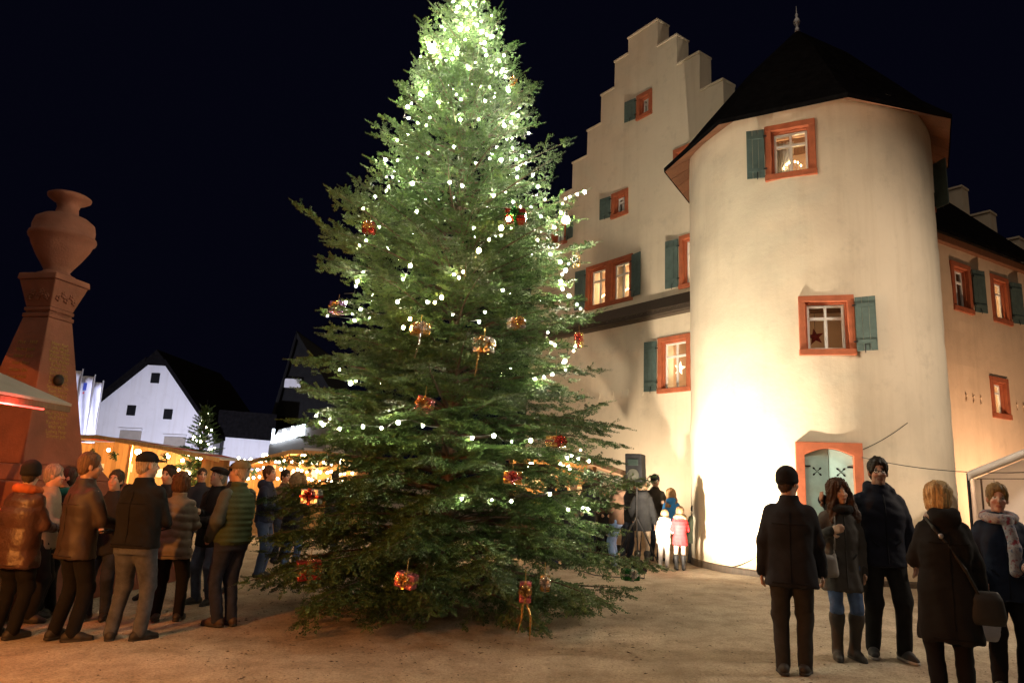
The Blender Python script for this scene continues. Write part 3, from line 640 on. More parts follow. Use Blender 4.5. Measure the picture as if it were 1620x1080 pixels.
# ================================================================== wooden huts in the back
plank_me = MB().box((0, 0, 0), (1, 1, 1)).mesh('plank')
def plank(parent, c, d, T, mat, name='plank'):
    return put(name, plank_me if mat is M['plank'] else plank_me2, mat, parent, T @ Matrix.Translation(c) @ Matrix.Diagonal((*d, 1)))
plank_me2 = plank_me.copy()
def sprig(mb, c, L, T, n=9):
    for k in range(n):
        a = random.uniform(0, 2*math.pi); d = Vector((math.cos(a), -0.25, math.sin(a)))*L*random.uniform(0.5, 1)
        mb.tube([Vector(c), Vector(c)+d*0.6+Vector((0, 0, 0.02)), Vector(c)+d], [0.022, 0.02, 0.004], 4, T)
        for q in (0.4, 0.7):
            s = Vector((-d.z, 0, d.x))*0.4; mb.tube([Vector(c)+d*q, Vector(c)+d*(q+0.25)+s*random.choice((-1, 1))], [0.016, 0.003], 4, T)
def hut(label, y, roof_px, wall_x, depth, lights, energy, dark=False, stripes=False, th=0.0, sprigs=3):
    pts = [YY(px, py, y) for px, py in roof_px]; xs = [p.x for p in pts]
    cx = sum(xs)/len(xs); g = gz(cx)
    h = root('market_hut', (cx, y, g), label, 'stall')
    T = Matrix.Translation((cx, y, 0)); pr = [(p.x-cx, p.z) for p in pts]
    ztop = lambda x: float(np.interp(x, [p[0] for p in pr], [p[1] for p in pr]))
    for i in range(len(pr)-1):
        (x0, z0), (x1, z1) = pr[i], pr[i+1]
        nb = max(1, int((x1-x0)/0.45)) if stripes else 1
        for k in range(nb):
            a0, a1 = k/nb, (k+1)/nb; xa, xb = x0+(x1-x0)*a0, x0+(x1-x0)*a1; za, zb = z0+(z1-z0)*a0, z0+(z1-z0)*a1
            mat = (M['canvas_red'] if k % 2 == 0 else M['canvas_white']) if stripes else M['plank_dark' if dark else 'plank']
            B(MB().prism([(xa, za-0.04), (xb-0.004, zb-0.04), (xb-0.004, zb), (xa, za)], depth, T @ Matrix.Translation((0, -0.45, 0))), 'awning_stripe' if stripes else 'roof_board', mat, h)
        B(MB().prism([(x0, z0-0.10), (x1-0.003, z1-0.10), (x1-0.003, z1+0.02), (x0, z0+0.02)], 0.03, T @ Matrix.Translation((0, -0.483, 0))), 'fascia', M['plank_dark' if dark else 'plank'], h)
    w0, w1 = wall_x[0]-cx, wall_x[1]-cx
    mt = M['plank_dark' if dark else 'plank']
    n = int((w1-w0)/0.16)
    for k in range(n):
        x = w0+(k+0.5)*(w1-w0)/n; zt = ztop(x)-0.06
        plank(h, (x, depth-0.6, (zt+g)/2), ((w1-w0)/n-0.008, 0.025, zt-g), T, M['plank'])
    for xw in (w0, w1):
        zt = min(ztop(xw-0.02), ztop(xw+0.02))-0.11; nn = int((depth-0.6)/0.16)
        for k in range(nn): plank(h, (xw, (k+0.5)*(depth-0.6)/nn, (zt+g)/2), (0.025, (depth-0.6)/nn-0.008, zt-g), T, mt)
    for xw in (w0, (w0+w1)/2, w1): plank(h, (xw, -0.02, (ztop(xw)-0.1+g)/2), (0.09, 0.09, ztop(xw)-0.1-g), T, mt, 'post')
    for k in range(6): plank(h, ((w0+w1)/2, -0.08, g+0.10+k*0.155), (w1-w0, 0.025, 0.148), T, mt, 'counter_board')
    plank(h, ((w0+w1)/2, -0.12, g+1.03), (w1-w0+0.1, 0.5, 0.04), T, M['plank'], 'counter_top')
    for k in range(5):                                  # jars, boxes and papers on the back shelf
        x = w0+0.3+k*(w1-w0-0.6)/4; zs = random.uniform(1.35, 1.65)
        B(MB().box((x, depth-0.64, zs), (random.uniform(0.18, 0.34), 0.02, random.uniform(0.25, 0.4)), T), 'notice', M['curtain'], h)
    for k in range(sprigs):
        x = w0+(k+0.5)*(w1-w0)/sprigs; mb = MB(); sprig(mb, (x, -0.10, min(ztop(x)-0.32, 1.85)), 0.22, T); B(mb, 'fir_sprig', M['needle_plain'], h)
    for lx, lz, big in lights:
        px_ = w0+lx*(w1-w0); B(MB().ico(T @ Vector((px_, 0.25, lz)), 0.085 if big else 0.05, sub=2), 'bulb', M['bulb_warm'], h, smooth=True)
        if big: lamp('hut_light', 'POINT', T @ Vector((px_, 0.05, lz-0.12)), energy, (1.0, 0.60, 0.24), 0.08, h)
    return h, T, w0, w1, ztop
M['needle_plain'] = surf('fir_sprig_green', (0.04, 0.075, 0.028), 0.7, 0.4, 9, 50, 0.2)
hut('wooden market hut with red and white striped roof left of the small lit tree', 22.0, [(60, 690), (166, 690), (262, 706), (357, 726)], (-13.9, -9.3), 2.6,
    [(0.32, 2.02, 0), (0.52, 2.0, 1), (0.72, 1.9, 1), (0.83, 1.8, 0), (0.95, 1.9, 0)], 240, stripes=True, sprigs=6)
hB = hut('orange lit wooden market hut with fairy lights left of the big tree', 20.0, [(377, 737), (425, 724), (470, 713), (520, 716), (600, 726)], (-7.45, -4.2), 2.4,
    [(0.18, 2.0, 1), (0.52, 2.08, 1), (0.85, 2.0, 1)], 200, sprigs=4)
hC = hut('brown wooden market hut under the castle gable right of the big tree', 16.6, [(800, 722), (870, 716), (935, 729), (1003, 753)], (0.1, 2.05), 2.0,
    [(0.25, 2.0, 1), (0.7, 2.0, 0)], 160, dark=True, sprigs=2)
def string_of(name, pts, label, cat, group, r, mat, n_b, wire_r=0.006, me_cache={}):
    s = root(name, pts[0], label, cat, group)
    B(MB().tube(pts, wire_r, 4), 'wire', M['wire'], s)
    key = (r, mat.name)
    if key not in me_cache: 
        me_cache[key] = MB().ico((0, 0, 0), (r, r, r*1.15), sub=2).mesh('bulb', True); me_cache[key].materials.append(mat)
    P_ = [Vector(p) for p in pts]; acc = [0]
    for a, b in zip(P_[:-1], P_[1:]): acc.append(acc[-1]+(b-a).length)
    for k in range(n_b):
        d = acc[-1]*min(0.999, max(0.001, (k+0.5+random.uniform(-.42, .42))/n_b)); bs = random.choice((0.65, 0.85, 1.0, 1.15, 1.5)) if r < 0.03 else 1.0; i = max(0, min(len(P_)-2, int(np.searchsorted(acc, d))-1)); f = (d-acc[i])/max(1e-6, acc[i+1]-acc[i])
        p = P_[i].lerp(P_[i+1], f); put('bulb', me_cache[key], None, s, Matrix.Translation(p-Vector((0, 0, r+0.004))) @ Matrix.Scale(bs, 4))
    return s
_, TB, w0, w1, zt = hB
for k in range(3):
    pts = []
    for i in range(25):
        x = w0+(w1-w0)*i/24; pts.append(TB @ Vector((x, -0.30-0.02*k, 1.98-0.24*k-0.10*abs(math.sin(i*0.9+k)))))
    string_of('fairy_light_string', pts, ['fairy lights along the top of the orange hut opening', 'fairy lights sagging across the middle of the orange hut opening', 'lowest row of fairy lights above the orange hut counter'][k], 'string lights', 'fairy lights on the orange hut', 0.035, M['bulb_mini'], 20)

# ================================================================== white house and other buildings behind
HY = 42.0
def hpx(px, py, y=HY): p = YY(px, py, y); return (p.x, p.z)
wh_ = root('white_house', (YY(235, 700, HY).x, HY, -0.2), 'white gabled house lit bluish behind the market huts', 'building')
TW_ = Matrix.Translation((0, HY, 0))
gp = [(hpx(110, 700)[0], -0.2), hpx(128, 662), hpx(233, 577), hpx(268, 579), hpx(338, 682), (hpx(342, 700)[0], -0.2)]
B(MB().prism(gp, 9.0, TW_), 'wall', M['white_wall'], wh_)
def rstrip(a, b, t=0.35, over=0.5):
    return MB().prism([(a[0], a[1]), (b[0], b[1]), (b[0], b[1]+t), (a[0], a[1]+t)], 10.0, Matrix.Translation((0, HY-over, 0)))
rf = B(rstrip((gp[1][0]-0.5, gp[1][1]-0.45), (gp[2][0]+0.1, gp[2][1]+0.05)), 'roof', M['roof'], wh_)
B(rstrip((gp[3][0]-0.1, gp[3][1]+0.05), (gp[4][0]+0.35, gp[4][1]-0.5)), 'roof_slope', M['roof'], rf)
B(MB().prism([(gp[2][0]-0.1, gp[2][1]+0.05), (gp[3][0]+0.1, gp[3][1]+0.05), ((gp[2][0]+gp[3][0])/2, gp[2][1]+0.9)], 9.6, Matrix.Translation((0, HY-0.45, 0))), 'hip_roof', M['roof'], rf)
for px, py, w, h in ((246, 598, 0.42, 0.52), (208, 649, 0.42, 0.52), (266, 655, 0.42, 0.52)):
    x, z = hpx(px, py); wd = B(MB().box((x, -0.02, z), (w+0.08, 0.08, h+0.08), TW_), 'window', M['black'], wh_)
    B(MB().box((x, -0.066, z), (w, 0.01, h), TW_), 'pane', M['glass_dark'] if 'glass_dark' in M else M['black'], wd)
for px, py, w, h in ((206, 693, 1.25, 0.9), (276, 703, 1.25, 0.9)):
    x, z = hpx(px, py); wd = B(MB().box((x, -0.03, z), (w, 0.08, h), TW_), 'window', M['canvas'], wh_)
    B(MB().box((x, -0.08, z+h/2+0.08), (w+0.1, 0.2, 0.10), TW_), 'roller_blind_box', M['white_wall'], wd)
    for k in range(7): B(MB().box((x, -0.085, z-h/2+0.07+k*0.125), (w-0.06, 0.025, 0.11), TW_), 'blind_slat', M['canvas'], wd)
an = root('low_annex', (YY(385, 700, HY).x, HY+1, -0.2), 'low white annex wall right of the gabled house', 'building')
a0, a1 = hpx(341, 690, HY+1), hpx(430, 697, HY+1)
B(MB().prism([(a0[0]+0.35, -0.2), (a0[0]+0.35, a0[1]), (a1[0], a1[1]), (a1[0], -0.2)], 6, Matrix.Translation((0, HY+1, 0))), 'wall', M['white_wall'], an)
B(MB().prism([(a0[0]+0.1, a0[1]), (a1[0]+0.2, a1[1]), (a1[0]+0.2, a1[1]+1.6), (a0[0]+0.1, a0[1]+1.6)], 6, Matrix.Translation((0, HY+0.8, 0))), 'roof', M['roof'], an)
B(MB().tube([(a0[0]+0.5, HY+0.8, a0[1]-0.05), (a0[0]+0.45, HY+0.8, -0.2)], 0.09, 8), 'downpipe', M['iron'], an)
house_lamp = root('wall_floodlight', (-15.5, 30.0, 0.0), 'cool floodlight lighting the white house from behind the huts', 'floodlight')
B(MB().box((-15.5, 30.0, 0.25), (0.4, 0.25, 0.3)), 'housing', M['black'], house_lamp, bevel=0.02)
lamp('house_beam', 'SPOT', (-15.5, 30.15, 0.5), 7200, (0.76, 0.77, 1.0), 0.2, house_lamp, aim=(-19.0, HY, 3.6), spot=120, blend=0.8)
# dark barn with pale verge boards and a small pale board on its gable
M['night'] = surf('tarred_boards', (0.010, 0.010, 0.010), 0.95, 0.3); BY = 46.0
barn = root('dark_barn', (YY(500, 700, BY).x, BY, -0.2), 'dark steep roofed barn beside the illuminated letters', 'building')
q0, q1, q2 = hpx(424, 700, BY), hpx(472, 536, BY), hpx(560, 690, BY)
B(MB().prism([(q0[0], -0.2), q0, q1, q2, (q2[0], -0.2)], 8, Matrix.Translation((0, BY, 0))), 'wall', M['night'], barn)
for a, b in ((q0, q1), (q1, q2)): B(MB().prism([a, b, (b[0], b[1]+0.45), (a[0]-0.05, a[1]+0.45)], 8.8, Matrix.Translation((0, BY-0.5, 0))), 'roof', M['night'], barn)
B(MB().tube([(q0[0]+0.1, BY-0.53, q0[1]+0.2), (q1[0], BY-0.53, q1[1]+0.2)], 0.07, 4), 'verge_board', M['iron'], barn)
s0, s1 = hpx(454, 600, BY), hpx(478, 615, BY)
B(MB().box(((s0[0]+s1[0])/2, -0.4, (s0[1]+s1[1])/2), (s1[0]-s0[0], 0.1, s0[1]-s1[1]), Matrix.Translation((0, BY, 0))), 'gable_board', M['white_wall'], barn)
# building with illuminated letters
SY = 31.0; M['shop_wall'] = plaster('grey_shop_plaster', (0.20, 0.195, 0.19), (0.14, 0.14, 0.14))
sg = root('shop_building', (YY(475, 710, SY).x, SY, -0.15), 'pale flat roofed shop front with cool glowing letters', 'building')
c0, c1 = hpx(430, 699, SY), hpx(540, 660, SY)
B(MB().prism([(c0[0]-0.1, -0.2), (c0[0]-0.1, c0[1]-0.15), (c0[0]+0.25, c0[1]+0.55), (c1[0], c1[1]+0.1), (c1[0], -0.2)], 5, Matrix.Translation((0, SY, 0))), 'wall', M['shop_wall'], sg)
for k in range(3): B(MB().box((c0[0]+0.9+k*0.95, -0.03, c0[1]-0.62+k*0.16), (0.8, 0.08, 0.55), Matrix.Translation((0, SY, 0))), 'window', M['canvas_white'], sg)
l0, l1 = hpx(433, 692, SY), hpx(481, 680, SY); hs_ = [0.62, 0.30, 0.36, 0.34, 0.50, 0.34, 0.33, 0.52, 0.36, 0.48, 0.52, 0.50]
for k, hh in enumerate(hs_):
    f = k/(len(hs_)-1); x = l0[0]+(l1[0]-l0[0])*f; z = l0[1]+(l1[1]-l0[1])*f-0.25
    B(MB().box((x, -0.12, z+hh/2), (0.085, 0.08, hh), Matrix.Translation((0, SY, 0))), 'letter', M['sign'], sg)
lamp('letter_glow', 'POINT', ((l0[0]+l1[0])/2, SY-0.6, l0[1]), 3, (0.75, 0.85, 1.0), 0.3, sg)
# banner flags
for k, (px, pt, pb) in enumerate(((126, 583, 700), (139, 590, 700), (146, 598, 700))):
    p = YY(px-4, 640, 33.0); zt_ = YY(px, pt, 33.0).z
    bn = root('banner_flag', (p.x, 33.0, -0.15), ['white banner flag nearest the monument', 'white banner flag with blue print, middle of the three beside the monument', 'white banner flag closest to the white house'][k], 'flag', 'banner flags beside the white house')
    B(MB().tube([(p.x, 33.0+k*0.4, -0.15), (p.x, 33.0+k*0.4, zt_)], 0.035, 6), 'pole', M['steel'], bn)
    mb = MB(); n = 14; w = 0.72
    vs_ = [(p.x-0.03-w*i/6, 33.0+k*0.4+0.07*math.sin(i*1.3+j*0.5+k), zt_-0.1-(zt_-0.9)*j/n) for j in range(n+1) for i in range(7)]
    mb.add(vs_, [(j*7+i, j*7+i+1, (j+1)*7+i+1, (j+1)*7+i) for j in range(n) for i in range(6)])
    fg = B(mb, 'banner', M['banner'], bn, smooth=True); sm = fg.modifiers.new('solid', 'SOLIDIFY'); sm.thickness = 0.012
    if k == 1:
        B(MB().box((p.x-0.28, 32.92+k*0.4-0.12, zt_-0.62), (0.16, 0.01, 0.36)), 'blue_print', M['banner_blue'], fg); B(MB().box((p.x-0.30, 32.92+k*0.4-0.12, zt_-0.92), (0.08, 0.01, 0.09)), 'red_print', M['banner_red'], fg)

# ================================================================== loudspeaker on its stand
sp = G(1016, 900); sp = YY(1008, 742, 14.6); sg_ = gz(sp.x)
spk = root('loudspeaker', (sp.x, sp.y, sg_), 'black loudspeaker on a tall stand behind the crowd by the tower', 'speaker')
TS = Matrix.Translation((sp.x, sp.y, sp.z)) @ Matrix.Rotation(R_(-38), 4, 'Z') @ Matrix.Rotation(R_(4), 4, 'X')
mb = MB(); hw, hd, hh = 0.19, 0.17, 0.32
vs_ = [(-hw, -hd, -hh), (hw, -hd, -hh), (hw, -hd, hh), (-hw, -hd, hh), (-hw*0.6, hd, -hh*0.9), (hw*0.6, hd, -hh*0.9), (hw*0.6, hd, hh*0.9), (-hw*0.6, hd, hh*0.9)]
mb.add(vs_, [(0, 1, 2, 3), (5, 4, 7, 6), (1, 5, 6, 2), (4, 0, 3, 7), (3, 2, 6, 7), (4, 5, 1, 0)], TS); B(mb, 'cabinet', M['black'], spk, bevel=0.02)
ring = lambda r, y: [(r*math.cos(2*math.pi*k/20), y, r*math.sin(2*math.pi*k/20)) for k in range(20)]
Tc = TS @ Matrix.Translation((0, 0, -0.11)); mb = MB(); mb.add(ring(0.13, -hd-0.012)+ring(0.115, -hd-0.014)+ring(0.05, -hd-0.004)+ring(0.02, -hd-0.02), [(i*20+k, i*20+(k+1) % 20, (i+1)*20+(k+1) % 20, (i+1)*20+k) for i in range(3) for k in range(20)] + [tuple(range(60, 80))], Tc)
B(mb, 'woofer', surf('speaker_cone', (0.035, 0.035, 0.028), 0.4, 0.2), spk, smooth=True)
B(MB().box((0, -hd-0.006, 0.15), (0.24, 0.02, 0.13), TS), 'horn', surf('horn_dark', (0.012, 0.018, 0.016), 0.4, 0.2), spk, bevel=0.02)
B(MB().tube([(sp.x, sp.y, sg_+0.55), (sp.x, sp.y, sp.z-0.26)], 0.018, 8), 'pole', M['iron'], spk)
for k in range(3):
    a = 2*math.pi*k/3+0.4; B(MB().tube([(sp.x, sp.y, sg_+0.95), (sp.x+0.55*math.cos(a), sp.y+0.55*math.sin(a), sg_+0.01)], 0.014, 6), 'leg', M['iron'], spk)

# ================================================================== white tent at the right edge
TYY = 10.2; c = YY(1530, 747, TYY); e = YY(1760, 655, TYY-0.6); g = gz(9)
tent = root('white_tent', (c.x+1.0, TYY+1, g), 'white fabric party tent at the right picture edge beside the tower', 'tent')
bk = Vector((1.75, 2.6, 0.0))
c2, e2 = c+bk, e+bk
mb = MB(); mb.add([c, e, e2, c2, c+Vector((0, 0, 0.012)), e+Vector((0, 0, 0.012)), e2+Vector((0, 0, 0.012)), c2+Vector((0, 0, 0.012))], [(0, 1, 2, 3), (7, 6, 5, 4), (0, 4, 5, 1), (1, 5, 6, 2), (2, 6, 7, 3), (3, 7, 4, 0)])
B(mb, 'roof_sheet', M['canvas_white'], tent)
dv = (e-c); nv = Vector((0, 0, -0.11))
mb = MB(); n = 24; vs_ = []
for i in range(n+1):
    p = c.lerp(e, i/n); o = Vector((0, -0.01+0.006*math.sin(i*1.7), 0)); vs_ += [p+o, p+o+nv]
mb.add(vs_, [(2*i, 2*i+2, 2*i+3, 2*i+1) for i in range(n)]); v_ = B(mb, 'valance', M['canvas_white'], tent, smooth=True); sm = v_.modifiers.new('solid', 'SOLIDIFY'); sm.thickness = 0.006
def sheet(name, a, b, z0, n=20, amp=0.03):
    vs_ = []
    nrm = Vector((-(b-a).y, (b-a).x, 0)).normalized()
    for i in range(n+1):
        p = a.lerp(b, i/n)
        for j in range(7):
            f = j/6; z = p.z*(1-f)+z0*f; q = Vector((p.x, p.y, z))+nrm*amp*math.sin(i*1.1+j*0.4)*f; vs_.append(q)
    mb = MB().add(vs_, [(i*7+j, i*7+j+1, (i+1)*7+j+1, (i+1)*7+j) for i in range(n) for j in range(6)])
    o = B(mb, name, M['canvas_white'], tent, smooth=True); s = o.modifiers.new('solid', 'SOLIDIFY'); s.thickness = 0.006
sheet('back_sheet', c2+Vector((0, -0.03, -0.02)), e2+Vector((0, -0.03, -0.02)), g+0.05)
sheet('side_sheet', c+Vector((0.04, 0.05, -0.02)), c2+Vector((0.04, -0.05, -0.02)), g+0.05, 12, 0.02)
for p in (c, c2, c.lerp(e, 0.9)): B(MB().tube([(p.x+0.02, p.y+0.02, g), (p.x+0.02, p.y+0.02, p.z-0.01)], 0.020, 8), 'pole', M['iron'], tent)
B(MB().tube([c+Vector((0.02, 0.02, -0.02)), e+Vector((0, 0.02, -0.02))], 0.018, 6), 'frame_rail', M['steel'], tent)
pe = YY(1552, 757, TYY+0.8); B(MB().tube([pe, Vector((pe.x, pe.y, g))], 0.014, 6), 'inner_pole', M['darkwood'], tent)
bp = c.lerp(e, 0.8)+Vector((0.2, 1.2, -0.45)); B(MB().ico(bp, 0.06, sub=2), 'bulb', M['bulb_warm'], tent, smooth=True)
lamp('tent_light', 'POINT', bp-Vector((0, 0, 0.1)), 38, (1.0, 0.60, 0.40), 0.08, tent)
h0, h1 = YY(1545, 757, TYY+0.75), YY(1680, 757, TYY+0.2)
gl_ = root('hanging_heart', YY(1574, 768, TYY+0.6), 'small red heart hanging on a cord inside the tent', 'ornament')
B(MB().tube([h0, h1], 0.006, 4), 'cord', M['wire'], gl_); hp_ = h0.lerp(h1, 0.21)
B(MB().tube([hp_, hp_-Vector((0, 0, 0.10))], 0.004, 4), 'thread', M['wire'], gl_)
hr = [(0.055*(math.sin(t)**3), 0.052*(0.8125*math.cos(t)-0.3125*math.cos(2*t)-0.125*math.cos(3*t)-0.0625*math.cos(4*t))) for t in [2*math.pi*k/20 for k in range(20)]]
B(MB().prism(hr, 0.02, Matrix.Translation(hp_-Vector((0, 0, 0.145)))), 'heart', M['canvas_red'], gl_, bevel=0.006)
sw_ = root('yard_fill_floodlight', WA @ Vector((6.2, -2.6, 0.12)), 'unseen floodlight added behind the tent to light the side wall', 'floodlight')  # unseen lamp, added behind the tent to brighten the side wall
pl = WA @ Vector((6.2, -2.6, 0.35)); B(MB().box(pl, (0.3, 0.2, 0.25)), 'housing', M['black'], sw_, bevel=0.015)
lamp('yard_fill_beam', 'SPOT', pl+Vector((0, 0, 0.3)), 1200, (1.0, 0.62, 0.38), 0.15, sw_, aim=WA @ Vector((8.0, 0, 3.5)), spot=140, blend=0.8)

# ================================================================== loose cables on the tower and to the tent
def cable(label, a, b, sag, r=0.007):
    o = root('hanging_cable', a, label, 'cable'); pts = [Vector(a).lerp(Vector(b), k/16)-Vector((0, 0, sag*4*(k/16)*(1-k/16))) for k in range(17)]
    B(MB().tube(pts, r, 5), 'cable_run', M['wire'], o)
cable('thin cable rising from the tower door across the tower wall', tf(-6.5, 2.42) @ Vector((0, -0.08, 0)), tf(14, 2.95) @ Vector((0, -0.04, 0)), 0.04)
cable('thin cable stretched from the tower door to the white tent', tf(-6.5, 2.30) @ Vector((0, -0.08, 0)), YY(1640, 746, 10.4), 0.10)
cable('thin cable lying against the foot of the tower', tf(-60, 0.22) @ Vector((0, -0.08, 0)), tf(-40, 0.75) @ Vector((0, -0.03, 0)), 0.10, 0.006)
# ================================================================== fir trees
def finger_templates():
    out = []
    for v in range(4):
        rs = random.Random(50+v); V = []; Fc = []
        n = 29
        for k in range(n):
            t = (k+rs.random())/n; an = rs.uniform(0, 2*math.pi)
            # needles sweep forward and sideways, fewer below; blunt end
            fw_ = 0.55+0.35*t; L = rs.uniform(0.75, 1.0)*(1.0 if t < 0.9 else 0.85)
            d = np.array([math.cos(an), math.sin(an)*0.8+0.12, fw_*0.9]); d = d/np.linalg.norm(d)*L
            b = np.array([0, 0, t]); side = np.cross(d, [0.3, 0.5, 0.1]); side /= np.linalg.norm(side)
            V.append((b, d, side)); 
        out.append(V)
    return out
FT_ = finger_templates()
def fir(name, base, height, prof, label, cat, seed, dens=1.0, fl=0.115, nl=0.029, nw=0.0068, lean=(0, 0), specials=(), parent=None, sub=1.0, whorl=None, group=None):
    """prof: list of (z, radius). returns root"""
    rs = random.Random(seed); zs = [p[0] for p in prof]; rr = [p[1] for p in prof]
    rad = lambda z: float(np.interp(z, zs, rr))
    t_ = root(name, base, label, cat, group)
    bx, by, bz = base
    ax = lambda z: Vector((bx+lean[0]*(z/height), by+lean[1]*(z/height), bz+z))
    wood_ = MB()
    tr_pts = [ax(height*k/12) for k in range(13)]; r0 = height*0.0135
    wood_.tube(tr_pts, [r0*(1-k/12.4)+0.006 for k in range(13)], 10)
    fp, fd, fs_, fL, fsh = [], [], [], [], []
    def finger(p, d, L, s=1.0): fp.append(tuple(p)); fd.append(tuple(d)); fL.append((L, s))
    def spray(p, d, up, L, lvl):
        """a side twig with its own fingers, lying in the branch plane"""
        d = d.normalized(); side = d.cross(up).normalized(); n = max(1, int(round(L/fl)))
        q = p.copy(); st = L/n
        for k in range(n):
            dd = (d+Vector((rs.uniform(-.1, .1), rs.uniform(-.1, .1), rs.uniform(-.05, .12)))).normalized()
            finger(q, dd, st*1.12)
            if lvl > 0 and k < n:
                for s in (-1, 1):
                    if rs.random() < 0.88*sub:
                        rem = L-(k+0.5)*st; ll = min(max(rem*0.62, fl*0.75), fl*(2.4 if lvl > 1 else 1.25))*rs.uniform(0.75, 1.1)
                        td = (dd*0.66+side*s*0.75+up*rs.uniform(-0.05, 0.28)).normalized()
                        if ll > fl*1.5: spray(q+dd*st*0.4, td, up, ll, lvl-1)
                        else: finger(q+dd*st*rs.uniform(0.2, 0.7), td, ll)
            q = q+dd*st
    def branch(z, az, L, el0, el1, droop=0.0):
        o = ax(z); hang = max(0.0, 0.50-0.75*z/height)*(1 if height > 5 else 0.3); n = max(5, int(L/0.16)); pts = [o]; q = o.copy(); azj = az
        for k in range(n):
            f = (k+0.5)/n; e = el0+(el1-el0)*f - droop*math.sin(math.pi*f); azj += rs.uniform(-.05, .05)
            d = Vector((math.cos(azj)*math.cos(e), math.sin(azj)*math.cos(e), math.sin(e))); q = q+d*(L/n); pts.append(q.copy())
        zmin = gz(q.x)+0.05
        pts = [Vector((p.x, p.y, max(p.z, zmin))) for p in pts]
        wood_.tube(pts, [max(0.0035, (0.006+0.011*L)*(1-k/(n+0.3))) for k in range(n+1)], 5, caps=False)
        acc = 0; stp = (0.112 if z < height*0.55 else 0.15)/max(dens, 0.2); nxt = L*(0.28 if L > 0.8 else 0.12)
        for k in range(n):
            a, b = pts[k], pts[k+1]; seg = (b-a).length; d = (b-a).normalized()
            up = d.cross(Vector((-math.sin(az), math.cos(az), 0))).normalized()
            if up.z < 0: up = -up
            side = d.cross(up).normalized()
            if acc+seg > L*0.25:
                m = max(1, int(round(seg/fl)))
                for i in range(m): finger(a+d*seg*i/m, (d+up*0.05).normalized(), seg/m*1.1, 0.9)
            while nxt < acc+seg:
                p = a+d*(nxt-acc); s = nxt/L; rem = L-nxt
                env = min(0.66, rem*0.46+0.13)
                if s < 0.35: env *= 0.55
                for sd in (-1, 1):
                    if rs.random() < 0.9:
                        ll = env*rs.uniform(0.75, 1.15); td = (d*0.62+side*sd*0.78+up*rs.uniform(-0.12, 0.20)-Vector((0, 0, hang))).normalized()
                        spray(p, td, (up+side*rs.uniform(-.5, .5)).normalized(), max(ll, fl*0.8), 1)
                if rs.random() < 0.35: finger(p, (d*0.6+up*0.7+side*rs.uniform(-.4, .4)).normalized(), fl)
                nxt += stp*rs.uniform(0.8, 1.2)*(1.0+0.25*(L > 1.2))
            acc += seg
        e = pts[-1]; d = (pts[-1]-pts[-2]).normalized()
        finger(e, d, fl*rs.uniform(0.9, 1.7), 0.7); finger(e+d*fl*0.8, d, fl, 0.55) if rs.random() < 0.5 else None
        for sd in (-1, 1): finger(e, (d*0.7+Vector((-math.sin(az), math.cos(az), 0))*sd*0.6).normalized(), fl*0.9)
    z = height*0.018+0.10; k = 0
    while z < height*0.985:
        f = z/height; L0 = rad(z); n = whorl(f) if whorl else (11 if f < 0.35 else 9 if f < 0.55 else 7 if f < 0.85 else 6)
        off = rs.uniform(0, 6.28)
        for i in range(n):
            az = off+2*math.pi*i/n+rs.uniform(-.25, .25); L = max(0.10, L0*rs.choice((rs.uniform(0.72, 0.95), rs.uniform(0.92, 1.10), rs.uniform(1.05, 1.24))))
            el0 = R_(14+6*f+30*f**4); el1 = R_(-24+62*f+6*f*f)
            dr = 0.0
            branch(min(z+rs.uniform(-.05, .05), height*0.985), az, L/math.cos((el0+el1)/2), el0, el1+R_(rs.uniform(-6, 8)), dr)
        z += (0.185+0.02*(1-f))*(0.7 if height < 5 else 1.0)
    for sp_ in specials: branch(*sp_)
    for i in range(10): finger(ax(height*(0.955+0.005*i)), Vector((math.cos(i*2.4)*0.5, math.sin(i*2.4)*0.5, 0.7)).normalized(), fl)
    finger(ax(height*0.985), Vector((0, 0, 1)), fl*3, 0.6)
    tw = B(wood_, 'trunk', M['bark'], t_, smooth=True)
    # ---- assemble the needles
    Pn, Dn = np.array(fp), np.array(fd); Ln = np.array(fL); N = len(Pn)
    if N == 0: return t_
    var = np.array([rs.randrange(4) for _ in range(N)]); ref = np.tile(np.array([0, 0, 1.0]), (N, 1)); ref[np.abs(Dn[:, 2]) > 0.93] = (1, 0, 0)
    U = np.cross(Dn, ref); U /= np.linalg.norm(U, axis=1)[:, None]; W = np.cross(U, Dn)
    Vs = []; shs = []
    shade = np.clip(RNG.normal(0.45, 0.22, N), 0, 1)
    for v in range(4):
        I = np.where(var == v)[0]
        for (b, d, sd) in FT_[v]:
            p0 = Pn[I]+Dn[I]*(b[2]*Ln[I, 0])[:, None]; ln = (nl*Ln[I, 1])[:, None]
            dirn = U[I]*d[0]+W[I]*d[1]+Dn[I]*d[2]; sv = U[I]*sd[0]+W[I]*sd[1]+Dn[I]*sd[2]
            tip = p0+dirn*ln; w_ = sv*nw
            Vs.append(np.stack([p0, tip+w_, tip-w_], 1).reshape(-1, 3)); shs.append(np.repeat(shade[I], 3))
    V = np.concatenate(Vs); nq = len(V)//3; me = mesh_np('needles', V, np.arange(nq*3).reshape(-1, 3), smooth=False)
    a = me.attributes.new('shade', 'FLOAT', 'POINT'); a.data.foreach_set('value', np.concatenate(shs).astype(np.float32))
    put('crown', me, M['needle'], t_)
    print('TREE', name, 'fingers', N, 'tris', nq)
    return t_

